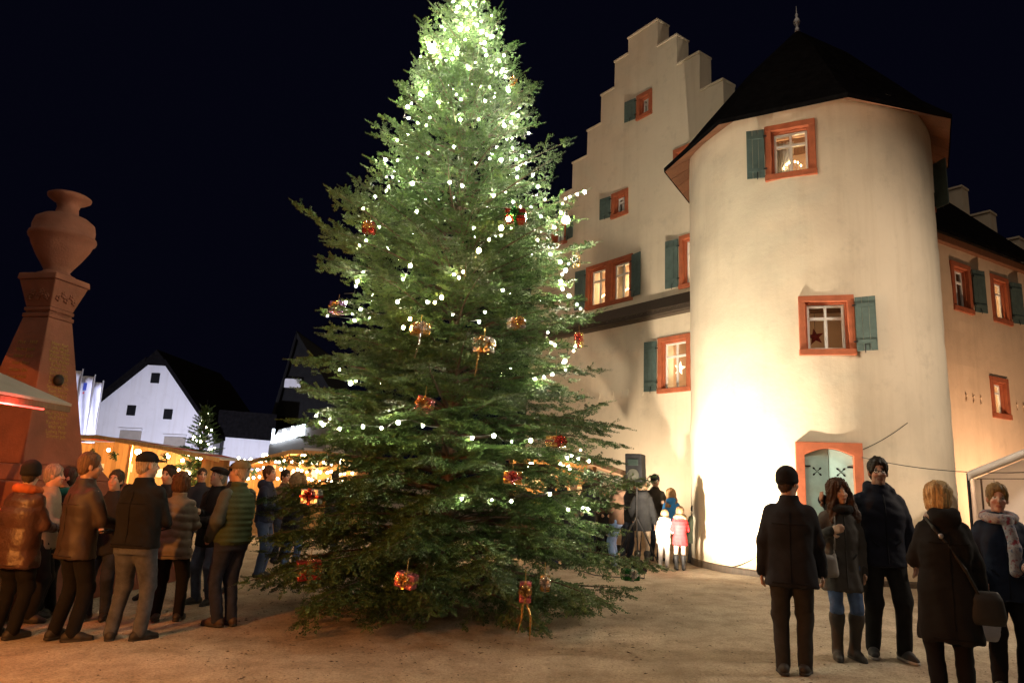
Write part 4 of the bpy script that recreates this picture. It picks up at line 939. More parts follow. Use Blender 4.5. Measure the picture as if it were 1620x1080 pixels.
TB_ = Vector((-0.70, 9.0, gz(-0.7)))
TPROF = [(0.1, 2.08), (0.5, 2.18), (0.9, 2.08), (1.7, 1.92), (2.5, 1.74), (3.3, 1.54), (3.8, 1.60), (4.4, 1.58), (5.0, 1.36), (5.5, 1.17), (6.0, 1.00), (6.5, 0.86), (7.0, 0.70), (7.5, 0.48), (8.0, 0.28), (8.45, 0.13), (8.75, 0.06)]
def tip_az(px, py, y):
    p = YY(px, py, y); return p
def special(px, py, y, zb, el0, el1):
    p = YY(px, py, y); v = Vector((p.x-TB_.x, p.y-TB_.y)); return (zb, math.atan2(v.y, v.x), v.length/math.cos(R_((el0+el1)/2)), R_(el0), R_(el1))
SPEC = [special(478, 402, 8.8, 3.9, 22, 34), special(952, 495, 8.6, 3.35, 8, 16), special(1030, 772, 8.3, 1.30, 6, 14), special(1005, 945, 8.6, 0.55, -6, 2), special(418, 905, 8.6, 0.75, -8, 4), special(412, 945, 8.4, 0.55, -4, -2), special(925, 305, 8.8, 4.9, 14, 24), special(940, 388, 8.7, 4.2, 10, 18), special(955, 632, 8.6, 2.1, 10, 20), special(480, 625, 8.7, 2.0, 16, 26), special(560, 330, 8.8, 4.6, 20, 30)]
tree = fir('christmas_tree', tuple(TB_), 8.75, TPROF, 'tall fir Christmas tree with white string lights in the square', 'tree', 11, dens=0.92, lean=(-0.14, 0.0), specials=SPEC)
st_ = YY(315, 740, 24.0); sgr = gz(st_.x)
small = fir('small_christmas_tree', (st_.x, 24.0, sgr), 3.75, [(0.2, 0.85), (1.0, 0.78), (2.0, 0.55), (3.0, 0.27), (3.7, 0.05)], 'small lit Christmas tree between the market huts', 'tree', 5, dens=0.42, fl=0.12, nl=0.045, nw=0.013, sub=0.35, whorl=lambda f: 6)

# ------------------------------------------------------------------ string lights on the trees
def trad(z): return float(np.interp(z, [p[0] for p in TPROF], [p[1] for p in TPROF]))
def tree_ax(z): return Vector((TB_.x-0.14*z/8.75, TB_.y, TB_.z+z))
CA = math.atan2(-9.0, 0.7)                              # heading from the tree towards the camera
def spiral(z0, z1, turns, a0, k=0.96, sag=0.10, wob=0.06, n=None, seed=1):
    rs = random.Random(seed); n = n or int(30*turns); pts = []
    for i in range(n+1):
        f = i/n; z = z0+(z1-z0)*f; a = a0+2*math.pi*turns*f
        r = trad(z)*k+rs.uniform(-wob, wob); q = tree_ax(z-sag*abs(math.sin(a*3.5)))
        pts.append(q+Vector((math.cos(a)*r, math.sin(a)*r, 0.03+rs.uniform(-.06, .06))))
    return pts
GRP = 'white light strings on the big tree'
def tstring(pts, n, r, mat, label): return string_of('light_string', pts, label, 'string lights', GRP, r, mat, n, 0.004)
tstring(spiral(8.50, 7.15, 5.2, CA, 0.92, 0.05, 0.16, seed=1), 70, 0.0135, M['bulb_top'], 'dense white light string around the very top of the big tree')
tstring(spiral(7.2, 6.0, 3.1, CA+2, 0.90, 0.08, 0.18, seed=2), 58, 0.0135, M['bulb_top'], 'white light string around the upper part of the big tree')
tstring(spiral(6.0, 4.9, 2.2, CA+1, 0.90, 0.12, 0.20, seed=3), 48, 0.0125, M['bulb_top'], 'white light string around the big tree below its bright top')
tstring(spiral(4.9, 3.9, 1.5, CA-2.6, 0.90, 0.20, 0.20, seed=4), 28, 0.0125, M['bulb'], 'white light string around the middle of the big tree')
tstring(spiral(3.9, 2.9, 1.2, CA-2.4, 0.92, 0.22, 0.20, seed=5), 26, 0.0125, M['bulb'], 'white light string just below the middle of the big tree')
tstring(spiral(2.35, 1.95, 0.66, CA-1.9, 0.92, 0.14, 0.14, n=40, seed=6), 24, 0.0125, M['bulb'], 'white light string across the lower front of the big tree')
tstring(spiral(1.55, 1.35, 0.30, CA-0.1, 0.90, 0.10, 0.05, n=20, seed=7), 9, 0.012, M['bulb'], 'lowest short light string at the right of the big tree')
# string hanging down the front with warmer bulbs
fr_pts = []
for px, py in ((830, 318), (812, 335), (790, 362), (765, 384), (745, 410), (728, 434), (712, 455), (694, 472), (676, 482), (650, 500), (628, 528)):
    p = YY(px, py, 8.0); z = p.z-TB_.z; rr = trad(z)*0.80; p = YY(px, py, 9.0-rr); fr_pts.append(p)
tstring(fr_pts, 11, 0.018, M['bulb_warm'], 'warm light string slanting down the front of the big tree')
for pts_, lab in (([(905, 402), (893, 430), (886, 448), (893, 460), (905, 470), (918, 486), (930, 492)], 'short swag of white bulbs hanging beside the shuttered double window'), ([(845, 596), (862, 594), (882, 578), (898, 566), (908, 552), (914, 535)], 'short swag of white bulbs hanging below the pent roof'), ([(930, 300), (912, 306), (895, 312), (885, 330), (893, 345)], 'short swag of white bulbs at the outer branch under the stepped gable')):
    tstring([YY(a, b, 8.55) for a, b in pts_], 7, 0.013, M['bulb'], lab)
big = []
for px, py, lab in ((683, 78, 'big bright bulb near the top of the tree'), (895, 348, 'big bright bulb at the outer branch beside the gable')):
    p = YY(px, py, 8.5); bb = root('large_bulb', p, lab, 'light bulb'); B(MB().ico(p, 0.050, sub=3), 'glass_globe', M['bulb'], bb, smooth=True)
    B(MB().tube([p+Vector((0, 0, 0.04)), p+Vector((0, 0, 0.12))], 0.018, 8), 'socket', M['iron'], bb)
M['bulb_mini2'] = emit('small_tree_bulb', (1.0, 0.88, 0.62), 60.0)
def spts():
    pts = []
    for i in range(140):
        f = i/139; z = 3.7*(1-f)+0.5*f; a = CA+2*math.pi*6*f; r = float(np.interp(z, [0.2, 1, 2, 3, 3.7], [.85, .78, .55, .27, .05]))*0.98
        pts.append(Vector((st_.x+math.cos(a)*r, 24.0+math.sin(a)*r, sgr+z)))
    return pts
string_of('light_string', spts(), 'light string wound around the small tree between the huts', 'string lights', 'string light on the small tree', 0.024, M['bulb_mini2'], 70, 0.006)

# ------------------------------------------------------------------ wrapped parcels hung on the tree
def foil(name, col, rough=0.22):
    m, nt, b = new_mat(name); n = noise(nt, 26, 4, 0.7); r = ramp(nt, n.outputs[0], [(0.35, sc(col, 0.4)), (0.6, col)])
    lnk(nt, r.outputs[0], b.inputs['Base Color']); b.inputs['Metallic'].default_value = 0.75; b.inputs['Roughness'].default_value = rough
    n2 = noise(nt, 22, 2, 0.5); bump(nt, b, n2.outputs[0], 0.9, 0.02); return m
FO = {'red': foil('red_foil', (0.55, 0.07, 0.055)), 'gold': foil('gold_foil', (0.90, 0.58, 0.20)), 'silver': foil('silver_foil', (0.85, 0.83, 0.78)), 'pink': foil('pink_foil', (0.85, 0.25, 0.30)), 'purple': foil('purple_foil', (0.40, 0.22, 0.60)), 'green': foil('green_foil', (0.05, 0.28, 0.08)), 'orange': foil('orange_foil', (0.9, 0.3, 0.08))}
def gift(px, py, w, h, c1, c2, label, tails=0, rot=0.0, k=0.90, wide_bow=False):
    p = None
    for it in range(6):
        y = 9.0 if p is None else 9.0-math.sqrt(max(0.0, (trad(p.z-TB_.z)*k)**2-(p.x-tree_ax(p.z).x)**2))
        p = YY(px, py, min(y, 9.0))
    o = root('gift_ornament', p, label, 'ornament', 'wrapped parcels on the big tree')
    T = Matrix.Translation(p) @ Matrix.Rotation(R_(random.uniform(-25, 25)), 4, 'Z') @ Matrix.Rotation(rot, 4, 'Y'); d = w*0.75
    bx_ = B(MB().box((0, 0, 0), (w, d, h), T), 'box', FO[c1], o, bevel=0.012)
    B(MB().box((0, 0, 0), (w*0.16, d+0.012, h+0.012), T), 'ribbon', FO[c2], o); B(MB().box((0, 0, 0), (w+0.010, d+0.010, h*0.18), T), 'ribbon', FO[c2], o)
    mb = MB()
    for i in range(6):
        a = 2*math.pi*i/6; c_ = Vector((0, -d/2-0.02, h*0.1)); q = [c_, c_+Vector((math.cos(a)*0.05, -0.03, math.sin(a)*0.05)), c_+Vector((math.cos(a+.5)*0.055, -0.015, math.sin(a+.5)*0.055)), c_]
        mb.tube([T @ v for v in q], [0.006, 0.014, 0.014, 0.006], 5)
    B(mb, 'bow', FO[c2], o, smooth=True)
    for i in range(tails):
        x = (-0.02+0.04*i); q = [T @ Vector((x, -d/2-0.01, -h/2)), T @ Vector((x*2.2+0.02, -d/2-0.03, -h/2-0.12)), T @ Vector((x*3, -d/2, -h/2-0.28-0.06*i))]
        B(MB().tube(q, [0.012, 0.010, 0.004], 4), 'ribbon_tail', FO[c2], o)
    B(MB().tube([p+Vector((0, 0, h/2)), p+Vector((0, 0.05, h/2+0.12))], 0.003, 4), 'hanging_thread', M['gold'], o)
gift(816, 343, 0.24, 0.15, 'red', 'green', 'red foil parcel with dark green band high on the tree')
gift(584, 361, 0.15, 0.14, 'red', 'gold', 'dark red parcel at the left edge of the upper tree')
gift(534, 487, 0.18, 0.16, 'purple', 'gold', 'purple and gold parcel at the left edge of the middle tree')
gift(665, 521, 0.20, 0.13, 'gold', 'silver', 'pale gold parcel with silver ribbon at the middle of the tree', 1)
gift(766, 546, 0.21, 0.17, 'silver', 'gold', 'silver parcel with gold bow and red tail in the tree front', 1)
gift(817, 512, 0.18, 0.12, 'silver', 'gold', 'small silver parcel with gold ribbon right of the tree middle')
gift(912, 414, 0.10, 0.16, 'gold', 'silver', 'small gold parcel hanging at the upper right branch')
gift(916, 538, 0.11, 0.19, 'gold', 'red', 'narrow gold parcel hanging at the right branch below the pent roof')
gift(672, 640, 0.17, 0.16, 'pink', 'gold', 'pink and gold cube parcel on the lower front of the tree', 0, 0.3)
gift(880, 698, 0.20, 0.12, 'gold', 'red', 'gold parcel with red band at the right of the tree')
gift(811, 755, 0.19, 0.13, 'gold', 'pink', 'dim gold parcel under the lower light string')
gift(493, 785, 0.20, 0.16, 'silver', 'red', 'silver and red parcel at the lower left branch')
gift(489, 901, 0.24, 0.19, 'red', 'gold', 'large red parcel with gold bow low at the left of the tree', 0, -0.1)
gift(643, 917, 0.19, 0.14, 'pink', 'gold', 'pink foil parcel with gold bow low at the front of the tree', 0, 0.2)
gift(831, 936, 0.12, 0.20, 'pink', 'gold', 'pink upright parcel with long gold tails low at the right', 2)
gift(862, 922, 0.10, 0.16, 'gold', 'silver', 'small gold parcel behind the pink one low at the right')
gift(997, 908, 0.20, 0.14, 'green', 'silver', 'green and silver parcel at the tip of the lowest right branch', 0, 0, 1.0)
gift(811, 131, 0.07, 0.11, 'orange', 'gold', 'tiny orange parcel near the top of the tree')

# ------------------------------------------------------------------ needles, leaves and twigs lying on the ground
def litter():
    rs = random.Random(3); mb = MB()
    for k in range(900):
        if k < 560: a = rs.uniform(0, 6.28); r = 1.6+abs(rs.gauss(0, 0.9)); x, y = TB_.x+math.cos(a)*r, TB_.y+math.sin(a)*r
        else: x, y = rs.uniform(-6, 6), rs.uniform(4.6, 13)
        s = rs.uniform(0.008, 0.028); R = Matrix.Rotation(rs.uniform(0, 6.28), 3, 'Z') @ Matrix.Rotation(rs.uniform(-.4, .4), 3, 'X')
        vs_ = [R @ Vector(v) for v in ((-s, 0, 0), (0, -s*0.35, 0.004), (s, 0, 0), (0, s*0.35, 0.006))]
        mb.add([v+Vector((x, y, gz(x)+0.016)) for v in vs_], [(0, 1, 2, 3)])
    o = B(mb, 'leaf_litter', surf('dead_leaf', (0.06, 0.04, 0.022), 0.9, 0.4)); tag(o, 'small dead leaves and fir twigs scattered on the gravel', 'litter', kind='stuff')
litter()
def gravel():
    rs = random.Random(8); mb = MB()
    for k in range(7000):
        y = 4.3+9.5*rs.random()**1.6; x = rs.uniform(-0.85, 0.85)*y; s = rs.uniform(0.003, 0.011)*(1.5 if rs.random() < 0.06 else 1.0); z = gz(x)+0.010*math.sin(x*2.1+y*1.3)*math.sin(y*1.7-x*0.6)+0.006*math.sin(x*5.3-y*3.1)+s*0.25
        a = rs.uniform(0, 6.28); c, t = math.cos(a)*s, math.sin(a)*s
        mb.add([(x+c, y+t, z), (x-t*0.8, y+c*0.8, z), (x-c, y-t, z), (x+t*0.8, y-c*0.8, z), (x, y, z+s*0.7)], [(0, 1, 4), (1, 2, 4), (2, 3, 4), (3, 0, 4)])
    o = B(mb, 'loose_gravel', surf('pebble', (0.30, 0.25, 0.19), 0.9, 0.6, 9.0, 40, 0.2)); tag(o, 'loose gravel stones scattered over the sandy square', 'gravel', kind='stuff')
gravel()
# ================================================================== people
# A body is grown as one continuous skin (signed distance field turned into a quad surface); clothes, hair and shoes are its children.
def _cap(a, b, ra, rb): return ('cap', np.array(a, float), np.array(b, float), ra, rb)
def _ell(c, r, R=None): return ('ell', np.array(c, float), np.array(r, float), R)
def _prof(zs, a, b, cx=0.0, cy=0.0, pw=2.3): return ('prof', np.array(zs, float), np.array(a, float), np.array(b, float), cx, cy, pw)
def prim_box(p):
    if p[0] == 'cap': r = max(p[3], p[4]); return np.minimum(p[1], p[2])-r, np.maximum(p[1], p[2])+r
    if p[0] == 'ell': r = float(p[2].max()); return p[1]-r, p[1]+r
    if p[0] == 'prof':
        cx, cy = np.atleast_1d(p[4]), np.atleast_1d(p[5])
        return np.array([cx.min()-p[2].max(), cy.min()-p[3].max(), p[1][0]]), np.array([cx.max()+p[2].max(), cy.max()+p[3].max(), p[1][-1]])
def prim_eval(p, X, Y, Z):
    if p[0] == 'cap':
        a, b = p[1], p[2]; d = b-a; L2 = max(1e-9, float(d @ d))
        t = np.clip(((X-a[0])*d[0]+(Y-a[1])*d[1]+(Z-a[2])*d[2])/L2, 0, 1)
        return np.sqrt((X-a[0]-t*d[0])**2+(Y-a[1]-t*d[1])**2+(Z-a[2]-t*d[2])**2)-(p[3]+(p[4]-p[3])*t)
    if p[0] == 'ell':
        c, r, R = p[1], p[2], p[3]; x, y, z = X-c[0], Y-c[1], Z-c[2]
        if R is not None: x, y, z = R[0, 0]*x+R[1, 0]*y+R[2, 0]*z, R[0, 1]*x+R[1, 1]*y+R[2, 1]*z, R[0, 2]*x+R[1, 2]*y+R[2, 2]*z
        k0 = np.sqrt((x/r[0])**2+(y/r[1])**2+(z/r[2])**2); k1 = np.sqrt((x/r[0]**2)**2+(y/r[1]**2)**2+(z/r[2]**2)**2)+1e-9
        return k0*(k0-1)/k1
    zs, A, Bb, cx, cy, pw = p[1:]; zc = np.clip(Z, zs[0], zs[-1]); a = np.interp(zc.ravel(), zs, A).reshape(zc.shape); b = np.interp(zc.ravel(), zs, Bb).reshape(zc.shape)
    ccx = np.interp(zc.ravel(), zs, cx).reshape(zc.shape) if np.ndim(cx) else cx; ccy = np.interp(zc.ravel(), zs, cy).reshape(zc.shape) if np.ndim(cy) else cy
    k = ((np.abs(X-ccx)/a)**pw+(np.abs(Y-ccy)/b)**pw)**(1/pw); d = (k-1)*np.minimum(a, b)
    return np.maximum(d, np.maximum(zs[0]-Z, Z-zs[-1]))
def axis(lo, hi, res, fine):
    pts = [lo]; 
    while pts[-1] < hi:
        x = pts[-1]; st = res
        for a, b, r in fine:
            if a-1e-6 <= x < b: st = min(st, r)
            elif x < a < x+st: st = max(1e-4, a-x)
        pts.append(x+st)
    return np.array(pts)
def sdf_surface(add, sub=(), k=0.03, res=0.015, fine=(), warp=None):
    los, his = zip(*[prim_box(p) for p in add]); lo = np.min(los, 0)-0.03; hi = np.max(his, 0)+0.03
    ax_ = [axis(lo[i], hi[i], res, [(f[0][i], f[1][i], f[2]) for f in fine]) for i in range(3)]
    S = np.full([len(a) for a in ax_], 0.5, np.float32); pad = max(0.06, k+0.02)
    for p, isub in [(p, 0) for p in add]+[(p, 1) for p in sub]:
        l, h = prim_box(p); sl = [slice(max(0, np.searchsorted(ax_[i], l[i]-pad)-1), np.searchsorted(ax_[i], h[i]+pad)+1) for i in range(3)]
        sl = tuple(sl); X, Y, Z = np.meshgrid(*[ax_[i][sl[i]] for i in range(3)], indexing='ij')
        if X.size == 0: continue
        d = prim_eval(p, X, Y, Z); cur = S[sl]
        if isub: kk = 0.012; h_ = np.maximum(kk-np.abs(cur+d), 0)/kk; S[sl] = np.maximum(cur, -d)+h_*h_*kk*0.25
        else: h_ = np.maximum(k-np.abs(cur-d), 0)/k; S[sl] = np.minimum(cur, d)-h_*h_*k*0.25
    I = S < 0; nx, ny, nz = S.shape
    cs = sum(I[a:nx-1+a, b:ny-1+b, c:nz-1+c].astype(np.int8) for a in (0, 1) for b in (0, 1) for c in (0, 1))
    cell = (cs > 0) & (cs < 8); ci = np.argwhere(cell); idx = np.full(cell.shape, -1, np.int64); idx[cell] = np.arange(len(ci))
    acc = np.zeros((len(ci), 3)); cnt = np.zeros(len(ci))
    for e in range(3):
        o1, o2 = [i for i in range(3) if i != e]
        for a in (0, 1):
            for b in (0, 1):
                c0 = ci.copy(); c0[:, o1] += a; c0[:, o2] += b; c1 = c0.copy(); c1[:, e] += 1
                v0, v1 = S[tuple(c0.T)], S[tuple(c1.T)]; m = (v0 < 0) != (v1 < 0)
                t = np.where(m, v0/np.where(np.abs(v0-v1) < 1e-9, 1, v0-v1), 0)
                for i in range(3):
                    x0 = ax_[i][c0[:, i]]; x1 = ax_[i][c1[:, i]]; acc[:, i] += np.where(m, x0+(x1-x0)*t, 0)
                cnt += m
    V = acc/np.maximum(cnt, 1)[:, None]; F = []
    for e in range(3):
        o1, o2 = (e+1) % 3, (e+2) % 3
        A = np.take(I, range(S.shape[e]-1), e); Bq = np.take(I, range(1, S.shape[e]), e); q = np.argwhere(A != Bq)
        q = q[(q[:, o1] > 0) & (q[:, o2] > 0) & (q[:, o1] < S.shape[o1]-1) & (q[:, o2] < S.shape[o2]-1)]
        if len(q) == 0: continue
        ins = I[tuple(q.T)]
        def cid(d1, d2): c = q.copy(); c[:, o1] += d1; c[:, o2] += d2; return idx[tuple(c.T)]
        f = np.stack([cid(-1, -1), cid(0, -1), cid(0, 0), cid(-1, 0)], 1); f[~ins] = f[~ins][:, ::-1]; F.append(f)
    F = np.concatenate(F); F = F[(F >= 0).all(1)]
    return V, F
def vnormals(V, F):
    n = np.cross(V[F[:, 2]]-V[F[:, 0]], V[F[:, 3]]-V[F[:, 1]]); N = np.zeros_like(V)
    for i in range(4): np.add.at(N, F[:, i], n)
    return N/np.maximum(np.linalg.norm(N, axis=1), 1e-9)[:, None]
def wrinkle(V, seed, f=1.0):
    """creases of several lengths: rounded ridges with sharp valleys, bent by a slow warp; about -1..1"""
    rs = np.random.default_rng(seed); w = 0; Q = V+0.035*np.sin(V[:, [1, 2, 0]]*11+seed)+0.015*np.sin(V[:, [2, 0, 1]]*27+2*seed)
    for i in range(8):
        d = rs.normal(size=3); d[2] *= 1.6; d /= np.linalg.norm(d); fr = (14, 18, 24, 32, 42, 55, 68, 80)[i]*f*rs.uniform(0.85, 1.15)
        mask = 0.5+0.5*np.sin(V @ rs.normal(size=3)*9+rs.uniform(0, 6.28))
        w = w+(np.abs(np.sin(0.5*(Q @ d*fr)+rs.uniform(0, 6.28)))-0.6)*(16/fr)**0.62*(0.35+mask)
    return w*0.55

def cloth(name, col, kind='wool'):
    key = (name, col, kind)
    if key in _mc: return _mc[key]
    m, nt, b = new_mat(name); sc1, sc2, bs, rough, bd = {'wool': (7, 220, 0.5, 0.95, 0.003), 'shell': (5, 60, 0.25, 0.72, 0.003), 'leather': (6, 90, 0.4, 0.62, 0.003), 'denim': (9, 160, 0.4, 0.9, 0.002), 'knit': (9, 140, 0.8, 0.95, 0.004), 'satin': (6, 24, 0.8, 0.42, 0.012), 'fur': (20, 90, 1.0, 0.95, 0.02), 'hair': (12, 60, 0.6, 0.55, 0.006)}[kind]
    n = noise(nt, sc1, 5, 0.65); v = 0.35 if kind in ('denim', 'fur', 'hair') else 0.22
    r = ramp(nt, n.outputs[0], [(0.3, sc(col, 1-v)), (0.7, sc(col, 1+v))]); lnk(nt, r.outputs[0], b.inputs['Base Color'])
    b.inputs['Roughness'].default_value = rough
    b.inputs['Specular IOR Level'].default_value = 0.5 if kind in ('satin', 'leather') else 0.22
    if kind == 'hair':
        t = nt.nodes.new('ShaderNodeTexCoord'); mp = nt.nodes.new('ShaderNodeMapping'); mp.inputs['Scale'].default_value = (90, 90, 7); lnk(nt, t.outputs['Object'], mp.inputs[0])
        n2 = noise(nt, 1.0, 3, 0.6, vec=mp.outputs[0]); r2 = ramp(nt, n2.outputs[0], [(0.3, sc(col, 0.45)), (0.55, col), (0.75, sc(col, 1.5))]); lnk(nt, r2.outputs[0], b.inputs['Base Color'])
    else: n2 = noise(nt, sc2, 3, 0.6)
    bump(nt, b, n2.outputs[0], bs, bd); _mc[key] = m; return m
def skin_mat():
    m, nt, b = new_mat('skin'); a = nt.nodes.new('ShaderNodeAttribute'); a.attribute_name = 'tone'
    lnk(nt, a.outputs['Color'], b.inputs['Base Color']); b.inputs['Roughness'].default_value = 0.5
    b.inputs['Subsurface Weight'].default_value = 0.08; b.inputs['Subsurface Radius'].default_value = (0.01, 0.004, 0.002); return m
M['skin'] = skin_mat()
def scarf_mat():
    m, nt, b = new_mat('patterned_scarf'); n = noise(nt, 22, 3, 0.6); r = ramp(nt, n.outputs[0], [(0.36, (0.25, 0.04, 0.06)), (0.45, (0.30, 0.28, 0.30)), (0.55, (0.36, 0.34, 0.36)), (0.66, (0.10, 0.12, 0.22))])
    lnk(nt, r.outputs[0], b.inputs['Base Color']); b.inputs['Roughness'].default_value = 0.95; n2 = noise(nt, 60, 3); bump(nt, b, n2.outputs[0], 0.5, 0.006); return m
M['scarf'] = scarf_mat()
def ik(S, T, l1, l2, pole):
    S, T, pole = np.array(S, float), np.array(T, float), np.array(pole, float); d = T-S; L = np.linalg.norm(d); Lm = (l1+l2)*0.995
    if L > Lm: T = S+d/L*Lm; d = T-S; L = Lm
    a = (l1*l1-l2*l2+L*L)/(2*L); h = math.sqrt(max(0, l1*l1-a*a)); u = d/L; pl = pole-u*(pole @ u); pl /= max(1e-6, np.linalg.norm(pl))
    return S+u*a+pl*h, T
ARMS = {'down': (0.27, 0.02, 0.80), 'front': (0.10, 0.30, 1.08), 'pocket': (0.20, 0.14, 0.93), 'hold': (0.06, 0.26, 1.20), 'back': (0.22, -0.06, 0.85)}
PN = [0]
def person(label, foot, H, face, top, legs, hair, hat=None, arms=('pocket', 'pocket'), head=0.0, tilt=0.0, nod=0.0, shoe=('black shoe', (0.02, 0.018, 0.017)), boots=0.0, hs=1.0, bulk=1.0, fem=False, feet=((-0.10, 0.0), (0.10, 0.02)), toe=(12, -12), res=0.02, skin=(0.42, 0.25, 0.175), extra=(), lean=0.0, group='people in the square', hands=False, xy=None, sole=(0.015, 0.014, 0.013)):
    """face: heading in degrees, 0 away from the camera, 90 to the right, 180 towards it. top = dict(name, col, kind, hem, style)"""
    detail = res < 0.0165; PN[0] += 1; seed = PN[0]; rs = random.Random(seed)
    p0 = G(*foot) if xy is None else Vector((xy[0], xy[1], gz(xy[0])))
    s = H/1.75; O = Matrix.Translation((p0.x, p0.y, gz(p0.x)+0.004)) @ Matrix.Rotation(R_(-face), 4, 'Z')
    def place(V): # local -> world with scale
        V = V*s; Rm = np.array(O.to_3x3()); return V @ Rm.T+np.array(O.translation)
    me_name = 'person'
    # ---- skeleton
    hipz, kneez = 0.90, 0.49
    hip = [np.array((sd*0.088, 0, hipz)) for sd in (-1, 1)]; ank = [np.array((feet[i][0], feet[i][1], 0.085)) for i in (0, 1)]
    knee = [ik(hip[i], ank[i], 0.42, 0.415, (0.15*(-1, 1)[i], 1, 0))[0] for i in (0, 1)]
    ln = lambda z: lean*(max(0, z-0.9))                 # forward lean of the upper body
    res = res*1.42 if res > 0.0145 else res*1.26; shw = 0.155 if fem else 0.172
    sh = [np.array((sd*shw, ln(1.42), 1.395)) for sd in (-1, 1)]; el, wr = [None, None], [None, None]
    for i in (0, 1):
        a = arms[i]; t = np.array(ARMS[a] if isinstance(a, str) else a, float)
        if isinstance(a, str): t = t*np.array(((-1, 1)[i], 1, 1)); t[1] += ln(t[2])
        pole = ((-1, 1)[i]*0.7, -0.8, -0.6)
        el[i], wr[i] = ik(sh[i], t, 0.285, 0.255, pole)
    HC = np.array((0.0, 0.015+ln(1.6), 1.635-0.012*(hs-1)*8)); 
    Rh = np.array((Matrix.Rotation(R_(-head), 3, 'Z') @ Matrix.Rotation(R_(tilt), 3, 'Y') @ Matrix.Rotation(R_(-nod), 3, 'X')))
    hp3 = lambda x, y, z: HC+Rh @ (np.array((x, y, z))*hs)
    he = lambda c, r: _ell(hp3(*c), np.array(r)*hs, Rh)
    # ---- body (skin)
    add = [_prof([0.82, 0.95, 1.1, 1.3, 1.42, 1.47], [0.13, 0.14, 0.13, 0.15, 0.12, 0.06], [0.09]*4+[0.07, 0.05], 0.0, [ln(z) for z in (0.82, 0.95, 1.1, 1.3, 1.42, 1.47)])]
    for i in (0, 1):
        add += [_cap(hip[i], knee[i], 0.07, 0.05), _cap(knee[i], ank[i], 0.048, 0.034), _cap(ank[i], ank[i]+np.array((0, 0.08, -0.05)), 0.03, 0.025), _cap(sh[i], el[i], 0.045, 0.038), _cap(el[i], wr[i], 0.036, 0.026)]
    add += [_cap((0, ln(1.42), 1.42), hp3(0, -0.02, -0.06), 0.062 if not fem else 0.052, 0.056 if not fem else 0.048)]
    add += [he((0, -0.012, 0.045), (0.074, 0.094, 0.088)), he((0, 0.022, -0.030), (0.058, 0.068, 0.080)), he((0, 0.062, -0.088), (0.026, 0.024, 0.022)), _cap(hp3(0, 0.088, 0.018), hp3(0, 0.108, -0.016), 0.009*hs, 0.013*hs),
            he((0, 0.082, 0.038), (0.048, 0.016, 0.010)), he((-0.034, 0.062, -0.018), (0.024, 0.024, 0.022)), he((0.034, 0.062, -0.018), (0.024, 0.024, 0.022)), he((0, 0.086, -0.054), (0.022, 0.010, 0.010)), he((-0.077, -0.008, -0.002), (0.011, 0.02, 0.031)), he((0.077, -0.008, -0.002), (0.011, 0.02, 0.031))]
    fine = [(HC-0.135*hs, HC+np.array((0.135, 0.135, 0.02))*hs, 0.0085 if res < 0.018 else 0.013)]
    for i in (0, 1):
        fd = wr[i]-el[i]; fd /= np.linalg.norm(fd); sd = (-1, 1)[i]
        nrm = np.cross(fd, (0, 0, 1.0)) if abs(fd[2]) < 0.8 else np.array((sd*1.0, 0, 0)); nrm = nrm-fd*(nrm @ fd); nrm /= np.linalg.norm(nrm); acr = np.cross(fd, nrm)
        if hands:
            fr_ = 0.006; pal = wr[i]+fd*0.05
            Rp = np.stack([acr, nrm, fd], 1)
            add.append(_ell(pal, (0.042, 0.017, 0.052), Rp))
            for j in range(4):
                b0 = wr[i]+fd*0.088+acr*(j-1.5)*0.021; L = (0.062, 0.074, 0.070, 0.054)[j]; cu = nrm*(-sd if isinstance(arms[i], str) else -1)*0.5
                m1 = b0+(fd+cu*0.45)/np.linalg.norm(fd+cu*0.45)*L*0.5; t1 = m1+(fd*0.75+cu*1.5)/np.linalg.norm(fd*0.75+cu*1.5)*L*0.5
                add += [_cap(b0, m1, 0.0095, 0.009), _cap(m1, t1, 0.009, 0.0075)]
            tb = wr[i]+fd*0.03+acr*0.034*(1 if nrm[1] >= 0 else 1); add += [_cap(tb, tb+(fd*0.6+acr*0.75)*0.045, 0.012, 0.010), _cap(tb+(fd*0.6+acr*0.75)*0.045, tb+(fd*0.6+acr*0.75)*0.045+fd*0.03, 0.010, 0.0085)]
            fine.append((pal-0.11, pal+0.13, 0.0075))
        else:
            add += [_ell(wr[i]+fd*0.055, (0.036, 0.036, 0.05)), _cap(wr[i]+fd*0.07, wr[i]+fd*0.125, 0.022, 0.012)]
    V, F = sdf_surface(add, [he((-0.031, 0.100, 0.017), (0.013, 0.016, 0.009)), he((0.031, 0.100, 0.017), (0.013, 0.016, 0.009))], 0.018, 0.035, fine)
    tone = np.tile(np.array(skin), (len(V), 1)); L = (V-HC) @ Rh/hs
    tone *= (1+0.06*np.sin(L[:, :1]*60)*np.sin(L[:, 2:]*70))
    fr_m = L[:, 1] > 0.05
    lips = fr_m & (np.abs(L[:, 0]) < 0.025) & (np.abs(L[:, 2]+0.055) < 0.009); tone[lips] = np.array(skin)*np.array((0.80, 0.50, 0.52))
    for sx in (-1, 1):
        de = np.hypot((L[:, 0]-sx*0.031)/1.35, L[:, 2]-0.018); tone[fr_m & (de < 0.0105)] = (0.45, 0.43, 0.40); tone[fr_m & (de < 0.0062)] = (0.03, 0.02, 0.015)
        br = fr_m & (np.abs(L[:, 0]-sx*0.033) < 0.020) & (np.abs(L[:, 2]-0.041) < 0.006); tone[br] = np.array(hair[1])*0.8+0.01
        ck = fr_m & (np.hypot(L[:, 0]-sx*0.036, L[:, 2]+0.02) < 0.02); tone[ck] *= np.array((1.08, 0.88, 0.86))
